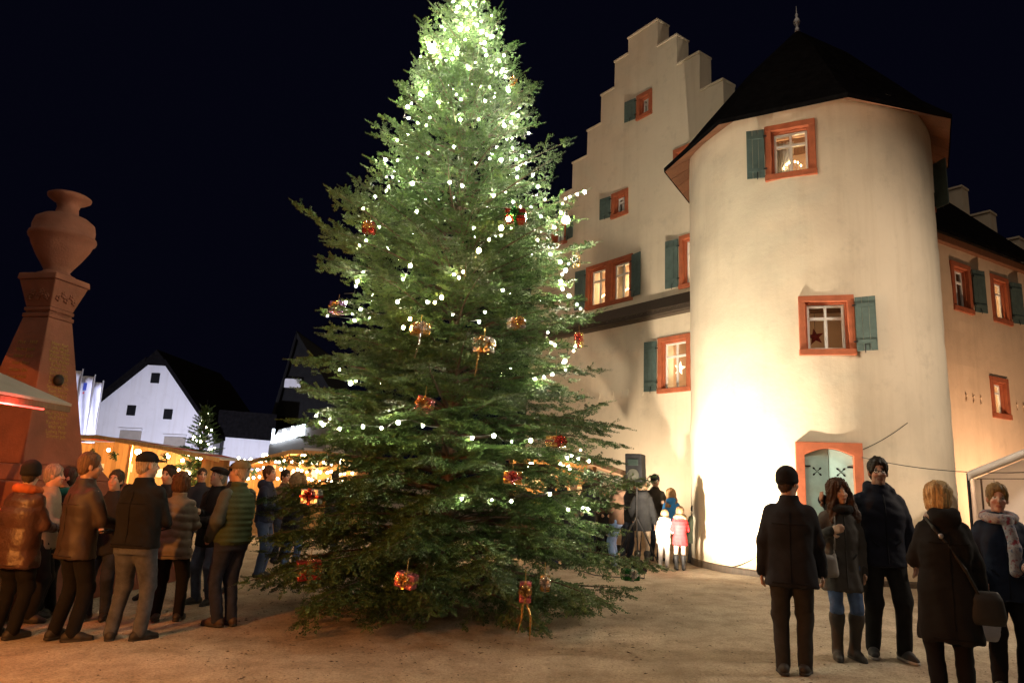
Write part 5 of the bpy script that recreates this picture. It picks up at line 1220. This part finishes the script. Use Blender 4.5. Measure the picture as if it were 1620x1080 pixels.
    me = mesh_np('person', place(V), F); at = me.color_attributes.new('tone', 'FLOAT_COLOR', 'POINT')
    at.data.foreach_set('color', np.concatenate([tone, np.ones((len(V), 1))], 1).astype(np.float32).ravel())
    # the person's mesh is written around its own base so that the origin sits between the feet
    ob = bpy.data.objects.new('person', me); COL.objects.link(ob); me.materials.append(M['skin']); ob.location = (p0.x, p0.y, gz(p0.x))
    co = np.empty(len(me.vertices)*3, np.float32); me.vertices.foreach_get('co', co); co = co.reshape(-1, 3)-np.array(ob.location, np.float32); me.vertices.foreach_set('co', co.ravel()); me.update()
    tag(ob, label, 'person', group)
    def child(name, V, F, mat, lab=None):
        me = mesh_np(name, place(V), F); o = bpy.data.objects.new(name, me); COL.objects.link(o); me.materials.append(mat); o.parent = ob; o.matrix_parent_inverse = Matrix.Translation(-Vector(ob.location))
        if lab: o['label'] = lab
        return o
    # ---- trousers
    lc = cloth(*legs); a = [_prof([0.80, 0.90, 1.00], [0.155*bulk, 0.168*bulk, 0.15*bulk], [0.115*bulk, 0.125*bulk, 0.11*bulk])]
    for i in (0, 1):
        if boots: a += [_cap(hip[i], knee[i], 0.092, 0.062), _cap(knee[i], ank[i]+(knee[i]-ank[i])*0.35, 0.060, 0.050)]
        else: a += [_cap(hip[i], knee[i], 0.098*bulk, 0.074), _cap(knee[i], ank[i]+np.array((0, 0, -0.01)), 0.072, 0.062)]
    V, F = sdf_surface(a, (), 0.035, res); N = vnormals(V, F); V = V+N*(wrinkle(V, seed+90, 1.4)*(0.007 if boots else 0.011)*np.clip(1.15-np.abs(V[:, 2:]-0.5)*1.2, 0.4, 1.2).ravel())[:, None]; child('trousers', V, F, lc)
    # ---- shoes
    for i in (0, 1):
        ta = R_(toe[i]); fw = np.array((-math.sin(ta), math.cos(ta), 0)); A = ank[i]; b0 = np.array((A[0], A[1], 0.0))
        a = [_cap(b0-fw*0.05+np.array((0, 0, 0.042)), b0+fw*0.07+np.array((0, 0, 0.042)), 0.042, 0.044), _cap(b0+fw*0.07+np.array((0, 0, 0.040)), b0+fw*0.165+np.array((0, 0, 0.030)), 0.044, 0.030), _cap(b0-fw*0.02+np.array((0, 0, 0.06)), A+np.array((0, 0, 0.03)), 0.045, 0.046)]
        if boots: a += [_cap(A, A+(knee[i]-A)*boots, 0.050, 0.068), _cap(A+(knee[i]-A)*boots*0.9, A+(knee[i]-A)*boots, 0.070, 0.072)]
        V, F = sdf_surface(a, [], 0.03, min(res, 0.016)); V[:, 2] = np.maximum(V[:, 2], 0.002); N = vnormals(V, F)
        if boots: V = V+N*(wrinkle(V, seed+i, 1.6)*0.004)[:, None]
        child('boot' if boots else 'shoe', V, F, cloth(shoe[0], shoe[1], 'leather'))
    # ---- jacket or coat
    hem = top['hem']; st = top.get('style', ''); w = bulk; fz = 0.93 if fem else 1.0
    zs = [hem, max(hem+0.03, 0.90), 1.06, 1.26, 1.38, 1.44, 1.475]; A_ = [0.185*w+(0.02 if hem < 0.8 else 0), 0.185*w, (0.160 if fem else 0.178)*w, 0.190*w*fz, 0.172*w*fz, 0.130*fz, 0.090]; B_ = [0.145*w, 0.142*w, 0.130*w, 0.145*w, 0.118*w, 0.10, 0.085]
    a = [_prof(zs, A_, B_, 0.0, [ln(z) for z in zs])]; ar = 1.12 if st == 'puffer' else 1.0; sub = []
    arm_col = top.get('sleeve')
    arms_p = []
    for i in (0, 1):
        fd = (wr[i]-el[i])/np.linalg.norm(wr[i]-el[i]); arms_p += [_cap(sh[i]-np.array(((-1, 1)[i]*0.02, 0, 0.012)), el[i], 0.072*ar, 0.060*ar), _cap(el[i], wr[i]+fd*0.015, 0.061*ar, 0.047*ar)]
    col_p = [_prof([1.42, 1.47, 1.53], [0.10, 0.085, 0.082], [0.10, 0.088, 0.085], 0.0, [ln(1.42), ln(1.47)-0.005, ln(1.53)-0.008])]
    if st in ('hood', 'furhood', 'puffer_hood'): col_p += [_ell((0, -0.095+ln(1.45), 1.47), (0.12, 0.075, 0.085)), _cap((-0.10, 0.02+ln(1.45), 1.47), (-0.07, -0.07+ln(1.45), 1.52), 0.04, 0.045), _cap((0.10, 0.02+ln(1.45), 1.47), (0.07, -0.07+ln(1.45), 1.52), 0.04, 0.045)]
    a += col_p
    if arm_col is None: a += arms_p
    def finish(V, F, name, mat, sd, quilt):
        N = vnormals(V, F); amp = 0.020 if st == 'satin' else 0.012 if st in ('puffer', 'puffer_hood') else 0.013
        disp = wrinkle(V, sd, 1.0)*amp
        if quilt: disp = disp*0.5+np.abs(np.sin(math.pi*(V[:, 2]+(0.03*np.abs(np.sin(V[:, 0]*9)) if st == 'chevron' else 0))/quilt))**0.6*0.018-0.012
        if hem < 0.8: disp = disp+np.sin(np.arctan2(V[:, 0], V[:, 1])*8+sd+2*np.sin(V[:, 2]*5))*0.013*np.clip(1.05-V[:, 2], 0, 0.5)*(np.abs(V[:, 0]) < 0.26)
        V = V+N*disp[:, None]; return child(name, V, F, mat)
    V, F = sdf_surface(a, sub, 0.022, res); jk = finish(V, F, top.get('part', 'jacket'), cloth(top['name'], top['col'], top.get('kind', 'wool')), seed+7, top.get('quilt', 0))
    if detail:
        Rm = np.array(O.to_3x3()); co = np.empty(len(jk.data.vertices)*3, np.float32); jk.data.vertices.foreach_get('co', co); JV = ((co.reshape(-1, 3)-np.array(O.translation)) @ Rm)/s
        jm = cloth(top['name']+'_trim', sc(top['col'], 0.55), top.get('kind', 'wool'))
        def on_surf(x, z, front):
            m = (np.abs(JV[:, 0]-x) < 0.03) & (np.abs(JV[:, 2]-z) < 0.03)
            if not m.any(): return None
            return np.array((x, (JV[m, 1].max() if front else JV[m, 1].min()), z))
        def seam(name, pts, r, mat):
            pts = [p for p in pts if p is not None]
            if len(pts) < 2: return
            mb = MB().tube([Vector(p) for p in pts], r, 5); child(name, np.array(mb.v), np.array([f for f in mb.f if len(f) == 4]), mat)
        zr = np.linspace(max(hem+0.03, 0.6), 1.44, 12)
        if not top.get('quilt'):
            seam('zip', [on_surf(0.0, z, True) for z in zr], 0.007, jm)
            seam('back_seam', [on_surf(0.0, z, False) for z in zr[:-1]], 0.004, jm)
            seam('yoke_seam', [on_surf(x, 1.28, False) for x in np.linspace(-0.15, 0.15, 7)], 0.004, jm)
            for sd in (-1, 1): seam('pocket_welt', [on_surf(sd*(0.07+0.055*q), 0.98+0.05*q, True) for q in (0, 0.5, 1)], 0.008, jm)
        seam('hem_band', [on_surf(x, hem+0.035, False) for x in np.linspace(-0.16, 0.16, 9)], 0.006, jm)
        for i in (0, 1):
            fd = (wr[i]-el[i])/np.linalg.norm(wr[i]-el[i]); Vc, Fc = sdf_surface([_cap(wr[i]-fd*0.025, wr[i]+fd*0.018, 0.052, 0.052)], (), 0.01, 0.014); child('cuff', Vc, Fc, jm)
        for i in (0, 1):
            ta = R_(toe[i]); fw = np.array((-math.sin(ta), math.cos(ta), 0)); b0 = np.array((ank[i][0], ank[i][1], 0.012))
            Vc, Fc = sdf_surface([_cap(b0-fw*0.05, b0+fw*0.07, 0.045, 0.047), _cap(b0+fw*0.07, b0+fw*0.165, 0.047, 0.033)], (), 0.02, 0.016); Vc[:, 2] = np.clip(Vc[:, 2], 0.0, 0.024); child('sole', Vc, Fc, cloth('sole', sole, 'leather'))
    if arm_col is not None:
        for i in (0, 1):
            V, F = sdf_surface(arms_p[i*2:i*2+2], (), 0.03, res); finish(V, F, 'sleeve', cloth('grey_sleeve', arm_col, 'shell'), seed+8+i, 0)
    if top.get('fur'):
        fc = top['fur']; pts = [np.array((math.sin(q)*0.135, -0.02+ln(1.5)-math.cos(q)*0.105, 1.475-0.035*math.cos(q)*-1)) for q in np.linspace(-2.5, 2.5, 14)]
        V, F = sdf_surface([_cap(pts[j], pts[j+1], 0.045, 0.045) for j in range(13)], (), 0.03, min(res, 0.016)); N = vnormals(V, F); V = V+N*(RNG.normal(0, 0.010, len(V)))[:, None]; child('fur_collar', V, F, cloth('fur_trim', fc, 'fur'))
    # ---- hair
    style, hcol = hair; hm = cloth('hair', hcol, 'hair'); hn = lambda r: np.array(r)*hs
    a = []; sb = []
    if style in ('short', 'crop'):
        e = 0.005 if style == 'crop' else 0.010
        a = [he((0, -0.018, 0.050), (0.075+e, 0.093+e, 0.087+e*1.4)), he((0, -0.055, -0.01), (0.060+e, 0.045+e, 0.075))]; sb = [he((0, 0.112, -0.045), (0.095, 0.085, 0.115)), he((0, 0.10, -0.155), (0.2, 0.18, 0.135)), he((0, 0.125, 0.038), (0.080, 0.064, 0.070))]
    elif style == 'bob':
        a = [he((0, -0.020, 0.050), (0.094, 0.110, 0.102)), he((-0.060, -0.025, -0.030), (0.040, 0.062, 0.072)), he((0.060, -0.025, -0.030), (0.040, 0.062, 0.072)), he((0, -0.068, -0.035), (0.072, 0.046, 0.080))]; sb = [he((0, 0.120, -0.035), (0.072, 0.096, 0.112))]
    elif style == 'long':
        a = [he((0, -0.018, 0.048), (0.100, 0.114, 0.108)), _cap(hp3(-0.075, 0.00, 0.0), hp3(-0.115, 0.04, -0.26), 0.048*hs, 0.050*hs), _cap(hp3(0.075, 0.0, 0.0), hp3(0.115, 0.04, -0.26), 0.048*hs, 0.050*hs), _cap(hp3(0, -0.07, 0), hp3(0, -0.10, -0.27), 0.07*hs, 0.075*hs)]; sb = [he((0, 0.130, -0.025), (0.070, 0.108, 0.118))]
    if a:
        V, F = sdf_surface(a, sb, 0.02 if style in ('short', 'crop') else 0.035, 0.0085 if res < 0.0185 else 0.015); N = vnormals(V, F); Lh = (V-HC) @ Rh/hs; V = V+(N*(np.clip(Lh[:, 2]-0.05, 0, 0.1)*0.16*(0.5+0.5*np.sin(Lh[:, 0]*95+seed)*np.sin(Lh[:, 1]*80)))[:, None] if style == 'short' else 0); ang = np.arctan2(Lh[:, 0], Lh[:, 1])
        wv = {'long': 0.011, 'bob': 0.007}.get(style, 0.0035); tw_ = Lh[:, 2]*(38 if style == 'long' else 9)+seed; V = V+N*((np.sin(ang*15+tw_)*np.sin(ang*6+seed)*wv+np.abs(np.sin(ang*31+tw_*1.3+2*np.sin(Lh[:, 2]*25)))*wv*0.9+np.sin(Lh[:, 1]*70+Lh[:, 0]*50+seed)*np.sin(Lh[:, 2]*60)*wv*0.4+RNG.normal(0, 0.0015, len(V))))[:, None]
        child('hair', V, F, hm)
    if hat:
        hk, hc = hat; mt = cloth('hat_'+hk, hc, 'knit' if hk == 'beanie' else 'wool')
        if hk == 'beanie': a = [he((0, -0.022, 0.066), (0.094, 0.110, 0.104)), he((0, -0.020, 0.022), (0.097, 0.113, 0.046))]; sb = [he((0, 0.10, -0.075), (0.2, 0.14, 0.098)), he((0, -0.02, -0.165), (0.2, 0.2, 0.13))]
        elif hk == 'cap': a = [he((0, -0.018, 0.070), (0.092, 0.108, 0.082)), he((0, 0.115, 0.058), (0.068, 0.075, 0.010))]; sb = [he((0, -0.02, -0.05), (0.2, 0.2, 0.095))]
        else: a = [he((0, 0.0, 0.098), (0.110, 0.128, 0.044)), he((0, 0.095, 0.075), (0.07, 0.055, 0.012)), he((0, -0.018, 0.065), (0.090, 0.106, 0.055))]; sb = [he((0, -0.02, -0.05), (0.2, 0.2, 0.090))]
        V, F = sdf_surface(a, sb, 0.015, min(res, 0.013)); child({'beanie': 'knit_hat', 'cap': 'cap', 'flat': 'flat_cap'}[hk], V, F, mt)
    for x in extra: x(child, hp3, he, sh, el, wr, ln, HC)
    return ob, place, child
# ---- extras worn by one person
def x_scarf(mat, tails=True, wide=1.0):
    def f(child, hp3, he, sh, el, wr, ln, HC):
        c = [np.array((math.sin(q)*0.095*wide, 0.005+ln(1.48)+math.cos(q)*0.10*wide, 1.485-0.02*math.cos(q))) for q in np.linspace(0, 2*math.pi, 15)]
        a = [_cap(c[j], c[j+1], 0.042, 0.042) for j in range(14)]
        if tails: a += [_cap((-0.03, 0.125+ln(1.45), 1.46), (-0.06, 0.175+ln(1.2), 1.22), 0.045, 0.05), _cap((-0.06, 0.175+ln(1.2), 1.22), (-0.05, 0.175+ln(1.0), 1.02), 0.05, 0.045)]
        V, F = sdf_surface(a, (), 0.02, 0.014); N = vnormals(V, F); V = V+N*(wrinkle(V, 5, 2.2)*0.010)[:, None]; child('scarf', V, F, mat)
    return f
def x_glasses(child, hp3, he, sh, el, wr, ln, HC):
    a = []
    for sx in (-1, 1):
        c = [hp3(sx*0.033+0.021*math.cos(q), 0.104, 0.016+0.015*math.sin(q)) for q in np.linspace(0, 2*math.pi, 11)]; a += [_cap(c[j], c[j+1], 0.0035, 0.0035) for j in range(10)]
        a.append(_cap(hp3(sx*0.054, 0.100, 0.02), hp3(sx*0.080, 0.0, 0.02), 0.003, 0.003))
    a.append(_cap(hp3(-0.012, 0.106, 0.018), hp3(0.012, 0.106, 0.018), 0.003, 0.003)); V, F = sdf_surface(a, (), 0.003, 0.005); child('glasses', V, F, M['black'])
def x_strap(z0, z1, mat, bag=True):
    def f(child, hp3, he, sh, el, wr, ln, HC):
        pts = [np.array((-0.13, -0.035, 1.475)), np.array((-0.10, -0.135, 1.40)), np.array((0.0, -0.165, 1.25)), np.array((0.10, -0.165, 1.08)), np.array((0.19, -0.12, 0.90))]
        V, F = sdf_surface([_cap(pts[j], pts[j+1], 0.014, 0.014) for j in range(4)], (), 0.01, 0.01); child('bag_strap', V, F, mat)
        V, F = sdf_surface([_ell((-0.055, -0.165, 1.335), (0.022, 0.012, 0.024))], (), 0.01, 0.008); child('buckle', V, F, M['steel'])
        if bag: V, F = sdf_surface([_prof([0.66, 0.72, 0.86, 0.92], [0.13, 0.15, 0.13, 0.10], [0.06, 0.07, 0.06, 0.03], 0.24, -0.09)], (), 0.02, 0.016); child('handbag', V, F, mat)
    return f
def x_furhood(col):
    def f(child, hp3, he, sh, el, wr, ln, HC):
        c = [hp3(math.sin(q)*0.135, 0.03-0.02*math.cos(q), -0.02+math.cos(q)*0.165) for q in np.linspace(0, 2*math.pi, 19)]
        V, F = sdf_surface([_cap(c[j], c[j+1], 0.048, 0.048) for j in range(18)] + [he((0, -0.055, 0.01), (0.125, 0.10, 0.16))], [he((0, 0.12, -0.02), (0.09, 0.12, 0.12))], 0.02, 0.014)
        N = vnormals(V, F); V = V+N*RNG.normal(0, 0.008, len(V))[:, None]; child('fur_hood', V, F, cloth('fur_hood', col, 'fur'))
    return f
J = lambda name, col, hem=0.84, **k: dict(name=name, col=col, hem=hem, **k)
BLK = (0.012, 0.012, 0.014); DK = (0.02, 0.02, 0.023); NAVY = (0.012, 0.018, 0.045); DEN = ('blue_denim', (0.07, 0.12, 0.24), 'denim'); BT = ('black_trousers', (0.008, 0.008, 0.010), 'wool'); GD = ('grey_denim', (0.072, 0.080, 0.098), 'denim'); DD = ('dark_denim', (0.022, 0.028, 0.05), 'denim')
# ---- nearest group on the right
person('man in black knit hat and long dark coat, back turned, right of the tree', (1257, 1067), 1.74, 22, J('dark_wool_coat', (0.016, 0.017, 0.022), 0.74, part='coat'), ('charcoal_trousers', (0.028, 0.026, 0.025), 'wool'), ('crop', (0.05, 0.03, 0.02)), ('beanie', BLK), ((-0.25, 0.03, 0.84), (0.26, 0.12, 0.84)), head=35, res=0.013, hands=True, feet=((-0.09, -0.02), (0.09, 0.06)), bulk=1.1)
person('smiling woman with long brown hair, grey coat and high boots, hand raised', (1338, 1042), 1.66, 186, J('grey_tweed_coat', (0.072, 0.070, 0.068), 0.66, part='coat'), DEN, ('long', (0.055, 0.026, 0.013)), None, ((-0.20, 0.02, 0.86), (0.19, 0.27, 1.25)), head=-10, tilt=6, shoe=('dark_boot', (0.035, 0.03, 0.027)), boots=0.82, fem=True, res=0.0125, hands=True, skin=(0.50, 0.31, 0.22), extra=(x_scarf(cloth('black_scarf', (0.012, 0.012, 0.013), 'knit'), False, 1.0),), feet=((-0.09, 0.0), (0.085, 0.03)))
person('tall man with glasses in navy jacket with his arm around the woman', (1405, 1041), 1.88, 190, J('navy_jacket', (0.006, 0.008, 0.020), 0.80, kind='shell', style='hood'), ('black_jeans', (0.012, 0.012, 0.013), 'denim'), ('short', (0.012, 0.009, 0.007)), None, ((-0.27, 0.03, 0.80), (0.50, 0.05, 1.36)), head=8, nod=0, sole=(0.35, 0.34, 0.33), shoe=('black_trainer', (0.02, 0.02, 0.022)), res=0.013, hands=True, skin=(0.34, 0.19, 0.13), extra=(x_glasses,), bulk=1.08, feet=((-0.13, 0.04), (0.11, -0.04)))
person('woman with blonde bob in long black coat with shoulder strap, seen from behind', (1512, 1118), 1.64, 18, J('black_long_coat', (0.011, 0.011, 0.012), 0.50, part='coat', style='hood'), BT, ('bob', (0.52, 0.36, 0.17)), None, ('front', 'down'), head=60, fem=True, res=0.013, bulk=1.16, skin=(0.48, 0.30, 0.21), extra=(x_scarf(cloth('pale_scarf', (0.30, 0.27, 0.25), 'knit'), False, 0.9), x_strap(1.4, 0.9, cloth('black_leather', (0.012, 0.012, 0.012), 'leather'))))
person('woman with short fair hair, dark blue jacket and patterned scarf at right edge', (1604, 1094), 1.64, 200, J('blue_jacket', (0.008, 0.016, 0.040), 0.76, kind='shell'), BT, ('short', (0.20, 0.13, 0.05)), None, ('front', 'pocket'), head=6, tilt=-4, fem=True, res=0.013, bulk=1.10, skin=(0.46, 0.26, 0.19), extra=(x_scarf(M['scarf'], True, 1.12),))
# ---- group at the left
person('person in black knit hat and shiny copper quilted jacket at left edge', (2, 1010), 1.66, 15, J('copper_jacket', (0.062, 0.030, 0.022), 0.70, kind='satin', style='satin', quilt=0.22), BT, ('crop', (0.04, 0.03, 0.02)), ('beanie', BLK), ('front', 'front'), res=0.015, bulk=1.2, extra=(x_scarf(cloth('orange_scarf', (0.40, 0.10, 0.03), 'knit'), False),), head=-25)
person('grey haired person in beige jacket behind the copper jacket', (45, 983), 1.64, 70, J('beige_jacket', (0.26, 0.20, 0.145), 0.80, kind='shell'), BT, ('short', (0.22, 0.20, 0.18)), None, ('front', 'front'), res=0.02)
person('woman with short dark hair and teal scarf facing the counter', (70, 972), 1.62, 205, J('dark_jacket', DK, 0.78), BT, ('short', (0.05, 0.03, 0.02)), None, ('front', 'front'), fem=True, nod=-12, head=20, res=0.02, extra=(x_scarf(cloth('teal_scarf', (0.03, 0.20, 0.18), 'knit'), True),))
person('man in brown leather jacket and black trousers seen from behind', (97, 1013), 1.76, 30, J('brown_leather_jacket', (0.030, 0.018, 0.013), 0.76, kind='leather'), BT, ('short', (0.13, 0.075, 0.045)), None, ('front', 'front'), head=22, res=0.014, bulk=1.08, feet=((-0.11, -0.02), (0.12, 0.02)), toe=(10, -40))
person('man in black cap and black jacket with grey jeans seen from behind', (193, 1014), 1.79, 8, J('black_fleece', (0.010, 0.010, 0.011), 0.86), GD, ('crop', (0.30, 0.24, 0.18)), ('cap', BLK), ('front', 'front'), head=32, res=0.013, bulk=1.18, feet=((-0.12, -0.02), (0.13, 0.05)), toe=(35, -30))
person('dark clothed person mostly hidden between leather jacket and black cap', (150, 980), 1.60, 175, J('dark_coat', DK, 0.76), DD, ('short', (0.04, 0.03, 0.02)), None, ('front', 'front'), nod=-10)
person('woman with brown bob in quilted beige grey coat seen from behind', (258, 982), 1.60, -6, J('quilted_coat', (0.15, 0.13, 0.105), 0.74, kind='shell', style='chevron', quilt=0.10, part='coat'), BT, ('bob', (0.075, 0.036, 0.018)), None, ('front', 'front'), fem=True, res=0.014, bulk=1.14, feet=((-0.10, 0.0), (0.15, 0.05)), toe=(30, -5))
person('dark haired man facing the camera behind the quilted coat', (240, 948), 1.68, 188, J('black_jacket', DK, 0.80), DD, ('short', (0.025, 0.015, 0.010)), None, ('front', 'front'))
person('older man in black flat cap and black coat with jeans looking down', (322, 956), 1.68, 205, J('black_wool_coat', (0.011, 0.011, 0.012), 0.74, part='coat'), ('blue_jeans', (0.05, 0.07, 0.12), 'denim'), ('crop', (0.25, 0.22, 0.2)), ('flat', BLK), ('front', ( -0.02, 0.28, 1.18)), nod=-14, head=14, res=0.016, bulk=1.12, feet=((-0.10, 0.0), (0.12, 0.03)))
person('person in black knit hat and black jacket behind the flat cap', (350, 935), 1.74, 195, J('black_parka', DK, 0.78, kind='shell'), DD, ('crop', (0.04, 0.03, 0.02)), ('beanie', BLK), ('front', 'front'))
person('man in olive cap and green quilted vest standing sideways', (352, 990), 1.75, -62, J('green_quilted_vest', (0.036, 0.055, 0.026), 0.86, kind='shell', style='puffer', quilt=0.062, part='vest', sleeve=(0.055, 0.063, 0.055)), DD, ('crop', (0.30, 0.26, 0.22)), ('cap', (0.13, 0.11, 0.065)), ('pocket', 'front'), head=-12, res=0.013, bulk=1.12, shoe=('brown_shoe', (0.05, 0.03, 0.02)), feet=((-0.07, 0.02), (0.08, -0.03)))
person('young man with short brown hair in navy jacket and jeans near the hut', (408, 913), 1.74, 92, J('navy_padded_jacket', NAVY, 0.86, kind='shell', style='hood'), ('blue_jeans_b', (0.045, 0.07, 0.14), 'denim'), ('short', (0.07, 0.035, 0.018)), None, ('front', 'front'), nod=-14, head=15, res=0.017)
person('person in dark coat with tan fur hood beside the lower left branches', (455, 906), 1.62, 20, J('dark_puffer_coat', (0.014, 0.014, 0.02), 0.70, kind='shell', style='puffer', quilt=0.09, part='coat'), DEN, ('none', (0.2, 0.1, 0.05)), None, ('front', 'front'), fem=True, res=0.017, bulk=1.1, extra=(x_furhood((0.34, 0.21, 0.10)),))
person('dark haired person partly hidden behind the fur hood', (437, 890), 1.70, 120, J('brown_jacket', (0.08, 0.05, 0.035), 0.82), DD, ('short', (0.02, 0.014, 0.01)), None, ('front', 'front'), res=0.022)
person('person in black jacket with white stripe close to the small tree', (300, 905), 1.68, 150, J('striped_black_jacket', (0.02, 0.02, 0.03), 0.84, kind='shell'), DD, ('crop', (0.05, 0.035, 0.025)), None, ('front', 'front'), res=0.022)
person('distant dark haired visitor at the counter of the orange hut', (520, 868), 1.72, 20, J('grey_coat_far', (0.05, 0.05, 0.055), 0.76), DD, ('short', (0.03, 0.02, 0.015)), None, ('front', 'front'), res=0.025)
# ---- group between the tree and the tower
person('man in black jacket seen from behind at the brown hut', (886, 900), 1.72, -15, J('black_jacket_c', BLK, 0.82), DD, ('crop', (0.02, 0.015, 0.012)), None, ('front', 'front'), res=0.02)
person('fair skinned person in pale jacket facing out beside the brown hut', (904, 893), 1.62, 165, J('pale_jacket', (0.22, 0.20, 0.17), 0.82), DD, ('crop', (0.25, 0.17, 0.09)), None, ('front', 'front'), res=0.022)
person('man in dark parka with fur collar in profile at the brown hut', (928, 894), 1.84, -72, J('dark_parka', (0.012, 0.013, 0.02), 0.74, kind='shell', fur=(0.05, 0.04, 0.03), part='coat'), DD, ('short', (0.02, 0.014, 0.01)), None, ((0.02, 0.26, 1.26), 'front'), res=0.018, bulk=1.06)
person('grey haired person in brown jacket and blue jeans in profile', (974, 899), 1.72, -68, J('brown_hooded_jacket', (0.085, 0.048, 0.030), 0.84, style='hood'), ('light_jeans', (0.13, 0.20, 0.36), 'denim'), ('short', (0.28, 0.26, 0.22)), None, ('front', 'front'), res=0.018, nod=-8)
person('short woman facing the camera behind the brown jacket', (953, 886), 1.52, 178, J('black_coat_c', DK, 0.74), BT, ('bob', (0.20, 0.12, 0.06)), None, ('front', 'front'), fem=True, res=0.022, skin=(0.5, 0.3, 0.2))
person('dark clothed man behind the hut corner left of the speaker stand', (990, 884), 1.76, 150, J('dark_coat_d', BLK, 0.78), DD, ('short', (0.03, 0.02, 0.015)), None, ('front', 'front'), res=0.022)
person('person in dark hooded jacket beside the lit hut opening', (868, 897), 1.66, 30, J('dark_hooded_jacket', (0.02, 0.02, 0.026), 0.82, style='hood'), DD, ('bob', (0.06, 0.035, 0.02)), None, ('front', 'front'), res=0.022)
person('dark clothed person between the fur collar parka and the brown jacket', (946, 880), 1.70, 10, J('black_jacket_e', DK, 0.80), DD, ('short', (0.05, 0.03, 0.02)), None, ('front', 'front'), res=0.022)
person('person in dark cap behind the woman in black coat', (1003, 880), 1.72, 200, J('brown_coat_f', (0.05, 0.03, 0.02), 0.78), DD, ('crop', (0.05, 0.03, 0.02)), ('cap', BLK), ('front', 'front'), res=0.022)
person('woman in black coat and beige trousers seen from behind', (1016, 893), 1.66, 12, J('black_short_coat', (0.016, 0.016, 0.017), 0.70, part='coat', style='hood'), ('beige_trousers', (0.34, 0.26, 0.19), 'wool'), ('bob', (0.14, 0.085, 0.045)), None, ('pocket', 'down'), fem=True, res=0.017, hands=True, shoe=('black_boot', BLK), boots=0.35)
person('man in black knit hat and dark sweater facing the crowd', (1036, 886), 1.78, 165, J('dark_sweater', (0.035, 0.028, 0.022), 0.88), DD, ('crop', (0.05, 0.03, 0.02)), ('beanie', BLK), ('hold', 'pocket'), res=0.02)
person('girl with long fair hair in bright blue jacket', (1062, 891), 1.50, 25, J('bright_blue_jacket', (0.025, 0.17, 0.46), 0.86, kind='shell', style='hood'), DD, ('long', (0.30, 0.17, 0.08)), None, ('front', 'front'), fem=True, res=0.017, head=30)
person('small girl in white fur hooded coat lit by the floodlight', (1050, 899), 1.10, 20, J('white_coat', (0.74, 0.68, 0.62), 0.74, kind='shell', style='puffer', quilt=0.12, part='coat', fur=(0.6, 0.52, 0.42)), ('white_leggings', (0.62, 0.58, 0.56), 'wool'), ('bob', (0.40, 0.26, 0.13)), None, ((-0.20, 0.10, 0.82), 'front'), hs=1.22, res=0.022, lean=0.35, nod=-25, bulk=1.15, shoe=('grey_boot', (0.2, 0.18, 0.16)))
person('small girl in red coat with fur collar and black boots', (1076, 902), 1.17, 10, J('red_coat', (0.42, 0.025, 0.03), 0.68, kind='shell', style='puffer', quilt=0.10, part='coat', fur=(0.28, 0.18, 0.09)), ('pale_tights', (0.48, 0.34, 0.27), 'wool'), ('bob', (0.13, 0.07, 0.035)), None, ('front', 'front'), hs=1.2, fem=True, res=0.02, shoe=('black_boot_c', BLK), boots=0.7, bulk=1.1)
person('child in dark green coat and dark fur hat reaching along the tower wall', (1094, 891), 1.16, 62, J('dark_green_coat', (0.045, 0.052, 0.036), 0.62, part='coat'), ('dark_trousers_c', (0.03, 0.03, 0.028), 'wool'), ('none', (0.03, 0.02, 0.01)), ('beanie', (0.02, 0.017, 0.015)), ('front', (0.22, 0.42, 1.10)), hs=1.2, res=0.02, lean=0.22, bulk=1.15)
# ---- bags that are carried
def loose(name, prims, mat, label, cat, foot, face, H, k=0.03, res=0.014, wr_=0.006):
    p0 = G(*foot); s = H/1.75; V, F = sdf_surface(prims, (), k, res); N = vnormals(V, F); V = (V+N*(wrinkle(V, 3, 2.0)*wr_)[:, None])*s
    O = Matrix.Translation((p0.x, p0.y, gz(p0.x))) @ Matrix.Rotation(R_(-face), 4, 'Z'); V = V @ np.array(O.to_3x3()).T
    me = mesh_np(name, V, F); o = bpy.data.objects.new(name, me); COL.objects.link(o); me.materials.append(mat); o.location = O.translation; return tag(o, label, cat)
loose('plastic_bag', [_prof([0.42, 0.48, 0.66, 0.85, 0.93], [0.13, 0.17, 0.15, 0.09, 0.05], [0.07, 0.09, 0.08, 0.05, 0.03], 0.24, 0.12), _cap((0.24, 0.12, 0.90), (0.20, 0.14, 1.0), 0.03, 0.02)], surf('grey_plastic_film', (0.34, 0.35, 0.40), 0.3, 0.15, 5, 14, 0.8, 0.02), 'silvery plastic bag held by the woman with the patterned scarf', 'bag', (1604, 1094), 200, 1.66)
loose('small_handbag', [_prof([0.80, 0.84, 0.98, 1.02], [0.11, 0.12, 0.10, 0.08], [0.04, 0.05, 0.045, 0.03], 0.20, 0.16), _cap((0.12, 0.16, 1.0), (0.09, 0.13, 1.40), 0.010, 0.010)], surf('grey_leather', (0.26, 0.25, 0.24), 0.5, 0.1, 6, 60, 0.2), 'small pale grey handbag at the hip of the woman in the grey coat', 'bag', (1338, 1042), 186, 1.66)
